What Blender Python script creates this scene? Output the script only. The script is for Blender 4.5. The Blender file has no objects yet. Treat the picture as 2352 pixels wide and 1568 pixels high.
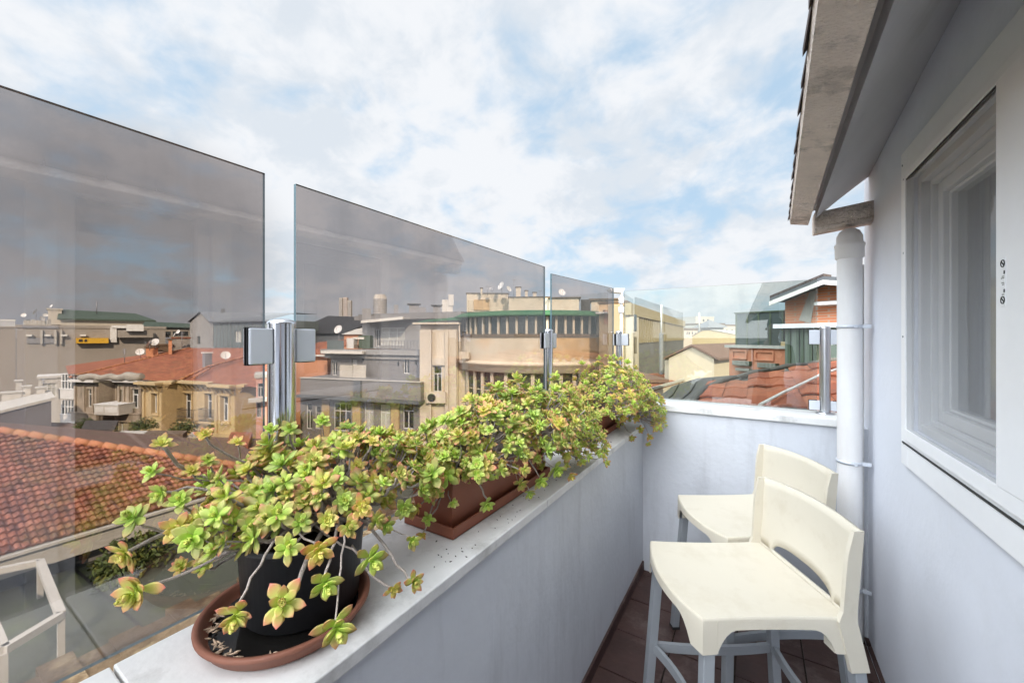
import bpy, math, random
from mathutils import Vector, Matrix
R = math.radians
random.seed(7)
scene = bpy.context.scene
COL = scene.collection
EYE = 1.62
TH = R(31.75); CT, ST = math.cos(TH), math.sin(TH)
F0 = 900.0; CX = 1176.0; HY = 773.0

def PX(x, y, d):
    """world point seen at picture position x, y at forward distance d"""
    lat = (x-CX)/F0*d
    return Vector((lat*CT-d*ST, lat*ST+d*CT, EYE-(y-HY)/F0*d))
def XY(x, d):
    p = PX(x, HY, d); return Vector((p.x, p.y))
def ZP(y, d): return EYE-(y-HY)/F0*d
def RAY(x, y):
    return PX(x, y, 1.0)-Vector((0, 0, EYE))

# ------------------------------------------------------------------ mesh builder
class MB:
    def __init__(s): s.v = []; s.f = []; s.m = []; s.sm = []; s.c = {}
    def q(s, pts, mi=0, smooth=False):
        b = len(s.v); s.v += [tuple(p) for p in pts]; s.f.append(tuple(range(b, b+len(pts)))); s.m.append(mi); s.sm.append(smooth)
    def raw(s, vs, fs, mi=0, smooth=False):
        b = len(s.v); s.v += [tuple(p) for p in vs]
        for f in fs: s.f.append(tuple(i+b for i in f)); s.m.append(mi); s.sm.append(smooth)
        return b
    def obox(s, o, ax, ay, az, mi=0):
        o = Vector(o); ax = Vector(ax); ay = Vector(ay); az = Vector(az)
        p = [o, o+ax, o+ax+ay, o+ay]; p += [a+az for a in p]
        s.raw(p, [(0, 3, 2, 1), (4, 5, 6, 7), (0, 1, 5, 4), (1, 2, 6, 5), (2, 3, 7, 6), (3, 0, 4, 7)], mi)
    def box(s, x0, x1, y0, y1, z0, z1, mi=0):
        s.obox((x0, y0, z0), (x1-x0, 0, 0), (0, y1-y0, 0), (0, 0, z1-z0), mi)
    def tube(s, pts, r, n=8, mi=0, cap=True, smooth=True):
        pts = [Vector(p) for p in pts]; k = len(pts)
        rs = r if isinstance(r, (list, tuple)) else [r]*k
        rings = []; up = None
        for i, p in enumerate(pts):
            t = (pts[min(i+1, k-1)]-pts[max(i-1, 0)])
            if t.length < 1e-9: t = Vector((0, 0, 1))
            t.normalize()
            if up is None: up = Vector((0, 0, 1)) if abs(t.z) < .9 else Vector((1, 0, 0))
            a = up-t*up.dot(t)
            if a.length < 1e-6: a = t.orthogonal()
            a.normalize(); up = a; b = t.cross(a)
            rings.append([p+(a*math.cos(2*math.pi*j/n)+b*math.sin(2*math.pi*j/n))*rs[i] for j in range(n)])
        vs = [v for g in rings for v in g]
        fs = [(i*n+j, i*n+(j+1) % n, (i+1)*n+(j+1) % n, (i+1)*n+j) for i in range(k-1) for j in range(n)]
        b = s.raw(vs, fs, mi, smooth)
        if cap:
            s.f.append(tuple(b+j for j in reversed(range(n)))); s.m.append(mi); s.sm.append(False)
            s.f.append(tuple(b+(k-1)*n+j for j in range(n))); s.m.append(mi); s.sm.append(False)
    def lathe(s, c, prof, n=32, mi=0, smooth=True, a0=0, a1=2*math.pi):
        c = Vector(c); full = abs(a1-a0-2*math.pi) < 1e-6; m = n if full else n+1
        vs = [c+Vector((r*math.cos(a0+(a1-a0)*j/n), r*math.sin(a0+(a1-a0)*j/n), z)) for r, z in prof for j in range(m)]
        fs = []
        for i in range(len(prof)-1):
            for j in range(n):
                j2 = (j+1) % m
                fs.append((i*m+j, i*m+j2, (i+1)*m+j2, (i+1)*m+j))
        s.raw(vs, fs, mi, smooth)
    def prism(s, poly, z0, z1, mi=0):
        n = len(poly); b = [(p[0], p[1], z0) for p in poly]; t = [(p[0], p[1], z1) for p in poly]
        s.raw(b+t, [tuple(reversed(range(n))), tuple(range(n, 2*n))]+[(i, (i+1) % n, n+(i+1) % n, n+i) for i in range(n)], mi)
    def build(s, name, mats, parent=None, bevel=0, solid=0, auto=None):
        me = bpy.data.meshes.new(name); me.from_pydata(s.v, [], s.f)
        if not isinstance(mats, (list, tuple)): mats = [mats]
        for m in mats: me.materials.append(m)
        me.polygons.foreach_set('material_index', s.m)
        me.polygons.foreach_set('use_smooth', s.sm)
        for key, vals in s.c.items():
            at = me.attributes.new(key, 'FLOAT', 'POINT'); at.data.foreach_set('value', vals)
        me.update()
        o = bpy.data.objects.new(name, me); COL.objects.link(o)
        if parent: o.parent = parent
        if bevel:
            b = o.modifiers.new('bevel', 'BEVEL'); b.width = bevel; b.segments = 2; b.limit_method = 'ANGLE'; b.angle_limit = R(40)
        if solid:
            b = o.modifiers.new('solid', 'SOLIDIFY'); b.thickness = solid; b.offset = -1
        return o
def tag(o, label=None, cat=None, group=None, kind=None):
    if label: o['label'] = label
    if cat: o['category'] = cat
    if group: o['group'] = group
    if kind: o['kind'] = kind
    return o
def thing(name, label, cat, group=None, loc=(0, 0, 0)):
    o = bpy.data.objects.new(name, None); COL.objects.link(o); o.location = loc; o.empty_display_size = .1
    return tag(o, label, cat, group)

# ------------------------------------------------------------------ materials
def nt(m):
    m.use_nodes = True; t = m.node_tree; t.nodes.clear(); return t
def mat(name, col, rough=.7, var=.15, scale=3.0, bump=0.0, bscale=60.0, metal=0.0, spec=.4, stain=None, sscale=1.0, samt=.5, var2=None, streak=False):
    m = bpy.data.materials.new(name); t = nt(m); N = t.nodes; L = t.links
    out = N.new('ShaderNodeOutputMaterial'); p = N.new('ShaderNodeBsdfPrincipled'); L.new(p.outputs[0], out.inputs[0])
    p.inputs['Roughness'].default_value = rough; p.inputs['Metallic'].default_value = metal
    p.inputs['Specular IOR Level'].default_value = spec
    g = N.new('ShaderNodeNewGeometry')
    n1 = N.new('ShaderNodeTexNoise'); n1.inputs['Scale'].default_value = scale; n1.inputs['Detail'].default_value = 8; n1.inputs['Roughness'].default_value = .65
    L.new(g.outputs['Position'], n1.inputs['Vector'])
    rp = N.new('ShaderNodeMapRange'); rp.inputs['From Min'].default_value = .3; rp.inputs['From Max'].default_value = .7
    rp.inputs['To Min'].default_value = 1-var; rp.inputs['To Max'].default_value = 1+var*.6
    L.new(n1.outputs['Fac'], rp.inputs['Value'])
    mx = N.new('ShaderNodeVectorMath'); mx.operation = 'SCALE'; mx.inputs[0].default_value = col[:3]
    L.new(rp.outputs[0], mx.inputs['Scale']); last = mx.outputs[0]
    if stain:
        n2 = N.new('ShaderNodeTexNoise'); n2.inputs['Scale'].default_value = sscale; n2.inputs['Detail'].default_value = 10; n2.inputs['Roughness'].default_value = .7
        if streak:
            mp = N.new('ShaderNodeMapping'); mp.inputs['Scale'].default_value = (1, 1, .15); L.new(g.outputs['Position'], mp.inputs[0]); L.new(mp.outputs[0], n2.inputs['Vector'])
        else: L.new(g.outputs['Position'], n2.inputs['Vector'])
        r2 = N.new('ShaderNodeMapRange'); r2.inputs['From Min'].default_value = .52; r2.inputs['From Max'].default_value = .66; r2.inputs['To Max'].default_value = samt
        L.new(n2.outputs['Fac'], r2.inputs['Value'])
        mm = N.new('ShaderNodeMix'); mm.data_type = 'RGBA'; mm.inputs['B'].default_value = (*stain, 1)
        L.new(last, mm.inputs['A']); L.new(r2.outputs[0], mm.inputs['Factor']); last = mm.outputs['Result']
    L.new(last, p.inputs['Base Color'])
    if bump:
        nb = N.new('ShaderNodeTexNoise'); nb.inputs['Scale'].default_value = bscale; nb.inputs['Detail'].default_value = 6
        L.new(g.outputs['Position'], nb.inputs['Vector'])
        bp = N.new('ShaderNodeBump'); bp.inputs['Strength'].default_value = bump; bp.inputs['Distance'].default_value = .01 if bscale > 10 else .05
        L.new(nb.outputs['Fac'], bp.inputs['Height']); L.new(bp.outputs[0], p.inputs['Normal'])
    return m
def attr_mat(name, c0, c1, rough=.8, attr='rnd', c2=None, nscale=2.0, namt=.5, spec=.3, c3=None):
    """colour picked per tile by attribute, plus moss/soot patches"""
    m = bpy.data.materials.new(name); t = nt(m); N = t.nodes; L = t.links
    out = N.new('ShaderNodeOutputMaterial'); p = N.new('ShaderNodeBsdfPrincipled'); L.new(p.outputs[0], out.inputs[0])
    p.inputs['Roughness'].default_value = rough; p.inputs['Specular IOR Level'].default_value = spec
    a = N.new('ShaderNodeAttribute'); a.attribute_name = attr
    cr = N.new('ShaderNodeValToRGB'); e = cr.color_ramp.elements; e[0].color = (*c0, 1); e[1].color = (*c1, 1)
    if c3: k = e.new(.5); k.color = (*c3, 1)
    L.new(a.outputs['Fac'], cr.inputs[0]); last = cr.outputs[0]
    g = N.new('ShaderNodeNewGeometry')
    if c2:
        n = N.new('ShaderNodeTexNoise'); n.inputs['Scale'].default_value = nscale; n.inputs['Detail'].default_value = 10; n.inputs['Roughness'].default_value = .75
        L.new(g.outputs['Position'], n.inputs['Vector'])
        r = N.new('ShaderNodeMapRange'); r.inputs['From Min'].default_value = .47; r.inputs['From Max'].default_value = .62; r.inputs['To Max'].default_value = namt
        L.new(n.outputs['Fac'], r.inputs['Value'])
        mm = N.new('ShaderNodeMix'); mm.data_type = 'RGBA'; mm.inputs['B'].default_value = (*c2, 1)
        L.new(last, mm.inputs['A']); L.new(r.outputs[0], mm.inputs['Factor']); last = mm.outputs['Result']
    L.new(last, p.inputs['Base Color'])
    nb = N.new('ShaderNodeTexNoise'); nb.inputs['Scale'].default_value = 25; nb.inputs['Detail'].default_value = 6; L.new(g.outputs['Position'], nb.inputs['Vector'])
    bp = N.new('ShaderNodeBump'); bp.inputs['Strength'].default_value = .25; bp.inputs['Distance'].default_value = .01
    L.new(nb.outputs['Fac'], bp.inputs['Height']); L.new(bp.outputs[0], p.inputs['Normal'])
    return m
def roof_mat(name, c0, c1, ang, pitch=.22, dark=None):
    """far clay roof: channels of tiles as wave bump + colour mottling; ang = azimuth of the channels"""
    m = bpy.data.materials.new(name); t = nt(m); N = t.nodes; L = t.links
    out = N.new('ShaderNodeOutputMaterial'); p = N.new('ShaderNodeBsdfPrincipled'); L.new(p.outputs[0], out.inputs[0]); p.inputs['Roughness'].default_value = .85
    g = N.new('ShaderNodeNewGeometry'); mp = N.new('ShaderNodeMapping'); mp.inputs['Rotation'].default_value = (0, 0, -ang)
    L.new(g.outputs['Position'], mp.inputs[0])
    n = N.new('ShaderNodeTexNoise'); n.inputs['Scale'].default_value = .5; n.inputs['Detail'].default_value = 12; n.inputs['Roughness'].default_value = .8; L.new(g.outputs['Position'], n.inputs['Vector'])
    v = N.new('ShaderNodeTexWhiteNoise'); v.noise_dimensions = '2D'
    sc = N.new('ShaderNodeVectorMath'); sc.operation = 'SCALE'; sc.inputs['Scale'].default_value = 1/pitch/1.5; fl = N.new('ShaderNodeVectorMath'); fl.operation = 'FLOOR'
    L.new(mp.outputs[0], sc.inputs[0]); L.new(sc.outputs[0], fl.inputs[0]); L.new(fl.outputs[0], v.inputs['Vector'])
    ad = N.new('ShaderNodeMath'); ad.operation = 'MULTIPLY_ADD'; ad.inputs[1].default_value = .3; L.new(v.outputs['Value'], ad.inputs[0]); L.new(n.outputs['Fac'], ad.inputs[2])
    cr = N.new('ShaderNodeValToRGB'); e = cr.color_ramp.elements; e[0].position = .4; e[1].position = .95; e[0].color = (*c0, 1); e[1].color = (*c1, 1)
    if dark: k = e.new(.48); k.color = (*c0, 1); e[0].color = (*dark, 1)
    L.new(ad.outputs[0], cr.inputs[0]); L.new(cr.outputs[0], p.inputs['Base Color'])
    w = N.new('ShaderNodeTexWave'); w.bands_direction = 'X'; w.inputs['Scale'].default_value = .314/pitch; w.inputs['Distortion'].default_value = .3
    L.new(mp.outputs[0], w.inputs['Vector'])
    bp = N.new('ShaderNodeBump'); bp.inputs['Strength'].default_value = .8; bp.inputs['Distance'].default_value = .05
    L.new(w.outputs['Fac'], bp.inputs['Height']); L.new(bp.outputs[0], p.inputs['Normal'])
    return m
RF = {'tinted_glass': .13, 'clear_glass': .09, 'window_glass': .16}
def glass_mat(name, tint, edge=False):
    m = bpy.data.materials.new(name); t = nt(m); N = t.nodes; L = t.links
    out = N.new('ShaderNodeOutputMaterial'); tr = N.new('ShaderNodeBsdfTransparent'); tr.inputs[0].default_value = (*[math.sqrt(c) for c in tint], 1)
    g_ = N.new('ShaderNodeNewGeometry'); mp_ = N.new('ShaderNodeMapping'); mp_.inputs['Scale'].default_value = (3, 3, .5); L.new(g_.outputs['Position'], mp_.inputs[0])
    dn = N.new('ShaderNodeTexNoise'); dn.inputs['Scale'].default_value = 3.0; dn.inputs['Detail'].default_value = 9; dn.inputs['Roughness'].default_value = .7; L.new(mp_.outputs[0], dn.inputs['Vector'])
    dr_ = N.new('ShaderNodeMapRange'); dr_.inputs['From Min'].default_value = .45; dr_.inputs['From Max'].default_value = .75; dr_.inputs['To Min'].default_value = 1.0; dr_.inputs['To Max'].default_value = .94; L.new(dn.outputs['Fac'], dr_.inputs['Value'])
    sc_ = N.new('ShaderNodeVectorMath'); sc_.operation = 'SCALE'; sc_.inputs[0].default_value = [math.sqrt(c) for c in tint]; L.new(dr_.outputs[0], sc_.inputs['Scale']); L.new(sc_.outputs[0], tr.inputs[0])
    gl = N.new('ShaderNodeBsdfGlossy'); gl.inputs['Roughness'].default_value = .0; lw = N.new('ShaderNodeLayerWeight'); pw_ = N.new('ShaderNodeMath'); pw_.operation = 'POWER'; pw_.inputs[1].default_value = 5.0; L.new(lw.outputs['Facing'], pw_.inputs[0])
    fr = N.new('ShaderNodeMath'); fr.operation = 'MULTIPLY_ADD'; fr.inputs[1].default_value = .95; fr.inputs[2].default_value = RF[name]; L.new(pw_.outputs[0], fr.inputs[0])
    mx = N.new('ShaderNodeMixShader'); L.new(fr.outputs[0], mx.inputs[0]); L.new(tr.outputs[0], mx.inputs[1]); L.new(gl.outputs[0], mx.inputs[2]); L.new(mx.outputs[0], out.inputs[0])
    return m
M = {}
M['gl_side'] = glass_mat('tinted_glass', (.54, .50, .49))
M['gl_end'] = glass_mat('clear_glass', (.72, .77, .73))
M['gl_edge'] = mat('glass_edge', (.06, .12, .14), .15, .1, spec=.7)
M['gl_pane'] = glass_mat('window_glass', (.7, .72, .74))
def brushed(name, col, rough):
    m = mat(name, col, rough, .08, 8, metal=1); return m
M['steel'] = brushed('polished_steel', (.72, .74, .78), .16)
M['steel2'] = brushed('satin_steel', (.62, .63, .66), .3)
M['alu'] = mat('pale_alu', (.66, .69, .74), .35, .05, 5, metal=.15)
M['marble'] = mat('marble', (.74, .735, .72), .45, .12, 6, .10, 60, stain=(.30, .29, .27), sscale=5, samt=.5)
M['plaster'] = mat('pale_blue_plaster', (.61, .63, .67), .85, .06, 3.0, .22, 30, stain=(.44, .45, .48), sscale=4.0, samt=.5, streak=True)
M['plaster_w'] = mat('house_plaster', (.78, .80, .86), .85, .04, 1.8, .18, 24, stain=(.66, .67, .70), sscale=1.2, samt=.35)
M['white'] = mat('white_paint', (.90, .90, .91), .4, .04, 4, .05, 40)
M['whited'] = mat('dirty_white', (.74, .73, .70), .6, .12, 5, .15, 50, stain=(.35, .33, .30), sscale=4, samt=.5)
M['upvc'] = mat('grey_upvc', (.72, .72, .73), .35, .05, 4)
M['rubber'] = mat('black_gasket', (.02, .02, .02), .6)
M['soffit'] = mat('soffit_board', (.58, .58, .59), .8, .06, 2, .1, 40, stain=(.35, .33, .31), sscale=1.5, samt=.4)
M['fascia'] = mat('stucco_fascia', (.82, .72, .65), .9, .18, 6, 1.0, 110, stain=(.25, .23, .21), sscale=5, samt=.75)
M['tile_dk'] = mat('old_tile_edge', (.10, .08, .075), .9, .4, 12, .6, 40)
M['cream'] = mat('cream_plastic', (.63, .58, .475), .40, .03, 2.5, .06, 300, spec=.45, stain=(.54, .48, .37), sscale=7, samt=.5)
M['leg'] = mat('grey_powder_coat', (.29, .31, .33), .42, .05, 6, spec=.45)
M['floor'] = mat('floor_tile', (.065, .034, .029), .55, .35, 4, .3, 30, stain=(.20, .15, .13), sscale=2.5, samt=.6)
M['black'] = mat('black_plastic', (.018, .019, .021), .42, .3, 4, .05, 60)
M['terra'] = mat('terracotta_plastic', (.27, .085, .045), .5, .12, 8, .05, 60, stain=(.20, .09, .06), sscale=4, samt=.5)
M['saucer'] = mat('saucer_clay', (.23, .09, .055), .6, .12, 9, .1, 70, stain=(.22, .10, .07), sscale=6, samt=.5)
M['soil'] = mat('soil', (.03, .02, .015), .95, .5, 30, .8, 60)
M['stem'] = mat('stem', (.42, .36, .32), .8, .3, 60, .5, 160)
M['husk'] = mat('dry_leaf', (.62, .46, .33), .8, .25, 30)
M['puddle'] = mat('wet_grime', (.012, .011, .010), .06, .3, 10, spec=.6)
M['pipe'] = mat('white_pipe', (.80, .79, .78), .45, .05, 5, .05, 30, stain=(.66, .60, .56), sscale=2, samt=.4, streak=True)
M['ledge'] = mat('crumbling_ledge', (.20, .13, .07), .95, .5, 12, 1.0, 25, stain=(.48, .36, .20), sscale=9, samt=.9)
M['curtain'] = mat('curtain', (.75, .74, .71), .9, .05, 3)
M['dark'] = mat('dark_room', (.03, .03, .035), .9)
M['winglass'] = mat('dark_window_glass', (.035, .04, .042), .08, .3, .8, spec=.6)
M['winpale'] = mat('curtained_glass', (.42, .42, .38), .2, .2, 1.5, spec=.5)
# ------------------------------------------------------------------ camera, world, sun
cam = bpy.data.cameras.new('camera'); co = bpy.data.objects.new('camera', cam); COL.objects.link(co)
co.location = (0, 0, EYE); co.rotation_euler = (R(90), 0, TH)
cam.sensor_width = 36; cam.lens = 36*F0/2352; cam.shift_y = -(784-HY)/2352; cam.clip_end = 20000; cam.clip_start = .02
scene.camera = co
SUN_EL = R(32); SUN_DIR = Vector((.78, -.62, 0)).normalized()
sun_vec = Vector((SUN_DIR.x*math.cos(SUN_EL), SUN_DIR.y*math.cos(SUN_EL), math.sin(SUN_EL)))
sl = bpy.data.lights.new('sun', 'SUN'); sl.energy = 4.4; sl.angle = R(.6); sl.color = (1, .87, .68)
so = bpy.data.objects.new('sun', sl); COL.objects.link(so); so.rotation_euler = sun_vec.to_track_quat('Z', 'Y').to_euler()
w = bpy.data.worlds.new('World'); scene.world = w; w.use_nodes = True; t = w.node_tree; t.nodes.clear(); N = t.nodes; L = t.links
def math_n(op, a=None, b=None, c=None, clamp=False):
    n = N.new('ShaderNodeMath'); n.operation = op; n.use_clamp = clamp
    for i, v in enumerate((a, b, c)):
        if v is None: continue
        if isinstance(v, (int, float)): n.inputs[i].default_value = v
        else: L.new(v, n.inputs[i])
    return n.outputs[0]
wo = N.new('ShaderNodeOutputWorld'); bg = N.new('ShaderNodeBackground'); L.new(bg.outputs[0], wo.inputs[0]); bg.inputs[1].default_value = .12
sky = N.new('ShaderNodeTexSky'); sky.sky_type = 'NISHITA'; sky.sun_disc = False; sky.sun_elevation = SUN_EL
sky.sun_rotation = math.atan2(SUN_DIR.x, SUN_DIR.y); sky.air_density = 1.2; sky.dust_density = 1.0; sky.ozone_density = 2.0
tc = N.new('ShaderNodeTexCoord'); nm = N.new('ShaderNodeVectorMath'); nm.operation = 'NORMALIZE'; L.new(tc.outputs['Generated'], nm.inputs[0])
sp = N.new('ShaderNodeSeparateXYZ'); L.new(nm.outputs[0], sp.inputs[0])
den = math_n('ADD', math_n('MAXIMUM', sp.outputs[2], 0.0), .42)
cx = math_n('DIVIDE', sp.outputs[0], den); cy = math_n('DIVIDE', sp.outputs[1], den)
cb = N.new('ShaderNodeCombineXYZ'); L.new(cx, cb.inputs[0]); L.new(cy, cb.inputs[1])
def noise(vec, sc, det, ro, off=0):
    mp = N.new('ShaderNodeMapping'); mp.inputs['Location'].default_value = (off, off*1.7, off*.3); L.new(vec, mp.inputs[0])
    n = N.new('ShaderNodeTexNoise'); n.inputs['Scale'].default_value = sc; n.inputs['Detail'].default_value = det; n.inputs['Roughness'].default_value = ro
    n.inputs['Distortion'].default_value = .25
    L.new(mp.outputs[0], n.inputs['Vector']); return n.outputs['Fac']
def rng(v, a, b, c=0., d=1., smooth=True):
    n = N.new('ShaderNodeMapRange'); n.interpolation_type = 'SMOOTHSTEP' if smooth else 'LINEAR'
    n.inputs['From Min'].default_value = a; n.inputs['From Max'].default_value = b; n.inputs['To Min'].default_value = c; n.inputs['To Max'].default_value = d
    L.new(v, n.inputs['Value']); return n.outputs[0]
big = noise(cb.outputs[0], 1.6, 5, .5, 3.1)
fine = noise(cb.outputs[0], 5.6, 10, .55, 8.4)
cov = math_n('ADD', math_n('MULTIPLY', big, .5), math_n('MULTIPLY', fine, .5))
# more open sky towards +Y (ahead along the balcony)
def near_dir(v, a, b):
    d = N.new('ShaderNodeVectorMath'); d.operation = 'DOT_PRODUCT'; d.inputs[1].default_value = v; L.new(nm.outputs[0], d.inputs[0]); return rng(d.outputs['Value'], a, b)
gap = near_dir((-.08, .84, .53), .90, .985)
gap2 = near_dir((-.10, .985, .13), .93, .99)
c_in = math_n('SUBTRACT', math_n('SUBTRACT', cov, math_n('MULTIPLY', gap, .045)), math_n('MULTIPLY', gap2, .03))
mask = rng(c_in, .34, .50)
shade = math_n('ADD', math_n('MULTIPLY', noise(cb.outputs[0], 2.4, 6, .55, 1.3), .6), math_n('MULTIPLY', noise(cb.outputs[0], 8.0, 8, .6, 5.3), .4))
ccol = N.new('ShaderNodeMix'); ccol.data_type = 'RGBA'; ccol.inputs['A'].default_value = (3.7, 4.0, 4.35, 1); ccol.inputs['B'].default_value = (4.5, 4.62, 4.8, 1)
dusk = near_dir((-.957, .256, .137), .955, .995)
ccol2 = N.new('ShaderNodeVectorMath'); ccol2.operation = 'SCALE'; L.new(ccol.outputs['Result'], ccol2.inputs[0])
L.new(rng(math_n('MULTIPLY', dusk, math_n('ADD', shade, .35)), 0, .9, 1.0, .70), ccol2.inputs['Scale'])
L.new(rng(shade, .41, .54), ccol.inputs['Factor'])
skm = N.new('ShaderNodeVectorMath'); skm.operation = 'MULTIPLY'; skm.inputs[1].default_value = (.65, .7, .7); L.new(sky.outputs[0], skm.inputs[0])
pale = N.new('ShaderNodeMix'); pale.data_type = 'RGBA'; pale.inputs['Factor'].default_value = .8; pale.inputs['B'].default_value = (2.8, 3.75, 4.7, 1); L.new(skm.outputs[0], pale.inputs['A'])
mixc = N.new('ShaderNodeMix'); mixc.data_type = 'RGBA'; L.new(mask, mixc.inputs['Factor']); L.new(pale.outputs['Result'], mixc.inputs['A']); L.new(ccol2.outputs[0], mixc.inputs['B'])
# sky brightness added out of view, overhead and behind, to fill the shaded balcony
dt = N.new('ShaderNodeVectorMath'); dt.operation = 'DOT_PRODUCT'; dt.inputs[1].default_value = (-.22, -.50, .9); L.new(nm.outputs[0], dt.inputs[0])
gain = rng(dt.outputs['Value'], .65, 1.05, 1.0, 5.6)
gain = math_n('MULTIPLY', gain, math_n('ADD', 1.0, math_n('MULTIPLY', near_dir((.12, -.97, .22), .75, .97), 2.2)))  # low lobe added behind the camera for reflections in the end glass
gain = math_n('MULTIPLY', gain, math_n('ADD', 1.0, math_n('MULTIPLY', near_dir((-.65, -.65, .40), .70, .97), 0.5)))  # unseen lobe added to brighten the house wall
fin = N.new('ShaderNodeVectorMath'); fin.operation = 'SCALE'; L.new(mixc.outputs['Result'], fin.inputs[0]); L.new(gain, fin.inputs['Scale'])
L.new(fin.outputs[0], bg.inputs[0])
scene.view_settings.view_transform = 'Standard'; scene.view_settings.look = 'None'; scene.view_settings.exposure = 0.75
scene.render.engine = 'CYCLES'; scene.cycles.max_bounces = 10; scene.cycles.transparent_max_bounces = 24; scene.cycles.diffuse_bounces = 5
scene.cycles.caustics_reflective = False; scene.cycles.caustics_refractive = False
# ================================================================== BALCONY
XI, XO = -.65, -1.0          # coping inner / outer edge of the long parapet
SZ = 1.02                    # coping top of the long parapet
# floor
mb = MB()
mb.box(-1.0, 5.2, -6, 2.95, -.25, -.004)
tag(mb.build('balcony_slab', M['plaster']), kind='structure')
mb = MB(); rr = random.Random(3)
ty = -2.2
while ty < 2.78:
    tx = -.66
    while tx < .52:
        dz = rr.uniform(0, .003)
        mb.box(tx+.003, min(tx+.285, .52), ty+.003, min(ty+.285, 2.79), -.004, .006+dz)
        tx += .29
    ty += .29
tag(mb.build('floor', M['floor']), kind='structure')
mb = MB(); mb.box(-.66, .5, -2.2, 2.80, -.0035, .0005); tag(mb.build('grout', M['soil']), kind='structure')
# long parapet
pw = thing('parapet_wall', 'long pale grey-blue rendered parapet under the potted succulents, with a marble coping', 'wall')
mb = MB(); mb.box(XO+.02, XI-.012, -2.2, 2.95, -.25, SZ-.03); mb.build('wall', M['plaster'], pw)
for y0, y1 in ((-1.6, -.62), (-.617, .222), (.226, 1.30), (1.303, 2.785)):
    mb = MB(); mb.box(XO, XI, y0, y1, SZ-.03, SZ); mb.build('coping_slab', M['marble'], pw, bevel=.003)
mb = MB(); mb.box(XO, XI-.06, 2.787, 3.0, SZ-.03, SZ); mb.build('coping_slab', M['marble'], pw, bevel=.003)
rr = random.Random(5); mb = MB(); n = 90
for i in range(n):
    y = -1.6+4.4*i/n
    o = rr.uniform(.15, .19)
    mb.obox((XO-o, y, .90), (o-.0, 0, 0), (0, 4.4/n, 0), (0, 0, .075+rr.uniform(-.006, .004)))
mb.build('ledge', M['ledge'], pw)
mb = MB(); mb.box(XI-.013, XI+.0, -2.2, 2.79, .0, .07); mb.build('skirting', M['floor'], pw, bevel=.004)
# end parapet
ew = thing('parapet_wall', 'short higher rendered parapet closing the far end of the balcony behind the stools', 'wall')
EY = 2.80; EZ = 1.165
mb = MB(); mb.box(-.662, .52, EY, EY+.24, -.25, EZ-.045); mb.box(-1.0, -.662, 2.952, EY+.24, -.25, EZ-.045); mb.build('wall', M['plaster'], ew)
mb = MB(); mb.box(-.655, .42, EY-.02, EY+.26, EZ-.045, EZ); mb.box(-1.0, -.657, 3.002, EY+.26, EZ-.045, EZ); mb.build('coping_slab', M['marble'], ew, bevel=.006)
# ------------------------------------------------------------------ glass panels
def panel(A, B, z0, z1, mt, label, th=.010):
    A = Vector(A); B = Vector(B); s = (B-A); n = Vector((-s.y, s.x)).normalized()*th
    mb = MB(); p = [(A.x, A.y), (B.x, B.y), (B.x+n.x, B.y+n.y), (A.x+n.x, A.y+n.y)]
    b = [(x, y, z0) for x, y in p]; t_ = [(x, y, z1) for x, y in p]
    mb.raw(b+t_, [(0, 1, 5, 4), (2, 3, 7, 6)], 0)
    mb.raw(b+t_, [(3, 2, 1, 0), (4, 5, 6, 7), (1, 2, 6, 5), (3, 0, 4, 7)], 1)
    o = mb.build('glass_panel', [mt, M['gl_edge']])
    return tag(o, label, 'glass panel', 'glass wind screens along the parapets')
GX = -1.0
panel((GX, -1.05), (GX, .488), SZ+.015, 2.012, M['gl_side'], 'nearest and largest tinted glass panel, left of the thick polished post')
panel((GX, .563), (GX, 1.969), SZ+.015, 2.012, M['gl_side'], 'tinted glass panel between the thick polished post and the second post')
panel((GX, 2.053), (-.905, 2.925), SZ+.015, 1.985, M['gl_side'], 'smallest tinted glass panel, behind the farthest plant')
panel((-.835, 2.95), (.318, 2.95), EZ+.012, 1.962, M['gl_end'], 'clear greenish glass panel standing on the end parapet')
def post(x, y, z0, z1, r, label, clamps, mt='steel', dirs=None, low=False):
    t = thing('railing_post', label, 'post', 'round steel railing posts')
    mb = MB(); mb.lathe((x, y, 0), [(r, z0), (r, z1-.004)], 40); mb.build('tube', M[mt], t)
    mb = MB(); mb.lathe((x, y, 0), [(r+.0015, z1-.004), (r+.0015, z1), (r*.93, z1+.004), (r*.6, z1+.009), (.001, z1+.011)], 40); mb.build('cap', M['steel'], t)
    mb = MB(); mb.lathe((x, y, 0), [(r+.018, z0), (r+.018, z0+.006), (r, z0+.008)], 40); mb.build('base_ring', M['steel2'], t)
    for (dx, dy) in clamps:
        D = Vector((dx, dy, 0)).normalized(); S = Vector((-D.y, D.x, 0))
        for zc in ([z1-.10] + ([z0+.02] if low else [])):
            h = .085 if zc > z0+.1 else .055
            mb = MB(); o = Vector((x, y, zc))+D*(r*.9)-S*.016
            mb.obox(o, D*.052, S*.010, Vector((0, 0, h))); mb.obox(o+S*.024, D*.052, S*.010, Vector((0, 0, h))); mb.obox(o+S*.01, D*.012, S*.014, Vector((0, 0, h)))
            c = mb.build('clamp', M['alu'], t, bevel=.003)
            mb = MB(); mb.obox(o+S*.0102+D*.013+Vector((0, 0, -.002)), D*.041, S*.0035, Vector((0, 0, h+.004))); mb.obox(o+S*.0203+D*.013+Vector((0, 0, -.002)), D*.041, S*.0035, Vector((0, 0, h+.004)))
            mb.build('gasket', M['rubber'], c)
    return t
post(GX, .527, SZ, 1.655, .031, 'thick mirror-polished post nearest the camera, rising behind the black pot', [(0, 1), (0, -1)])
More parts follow.
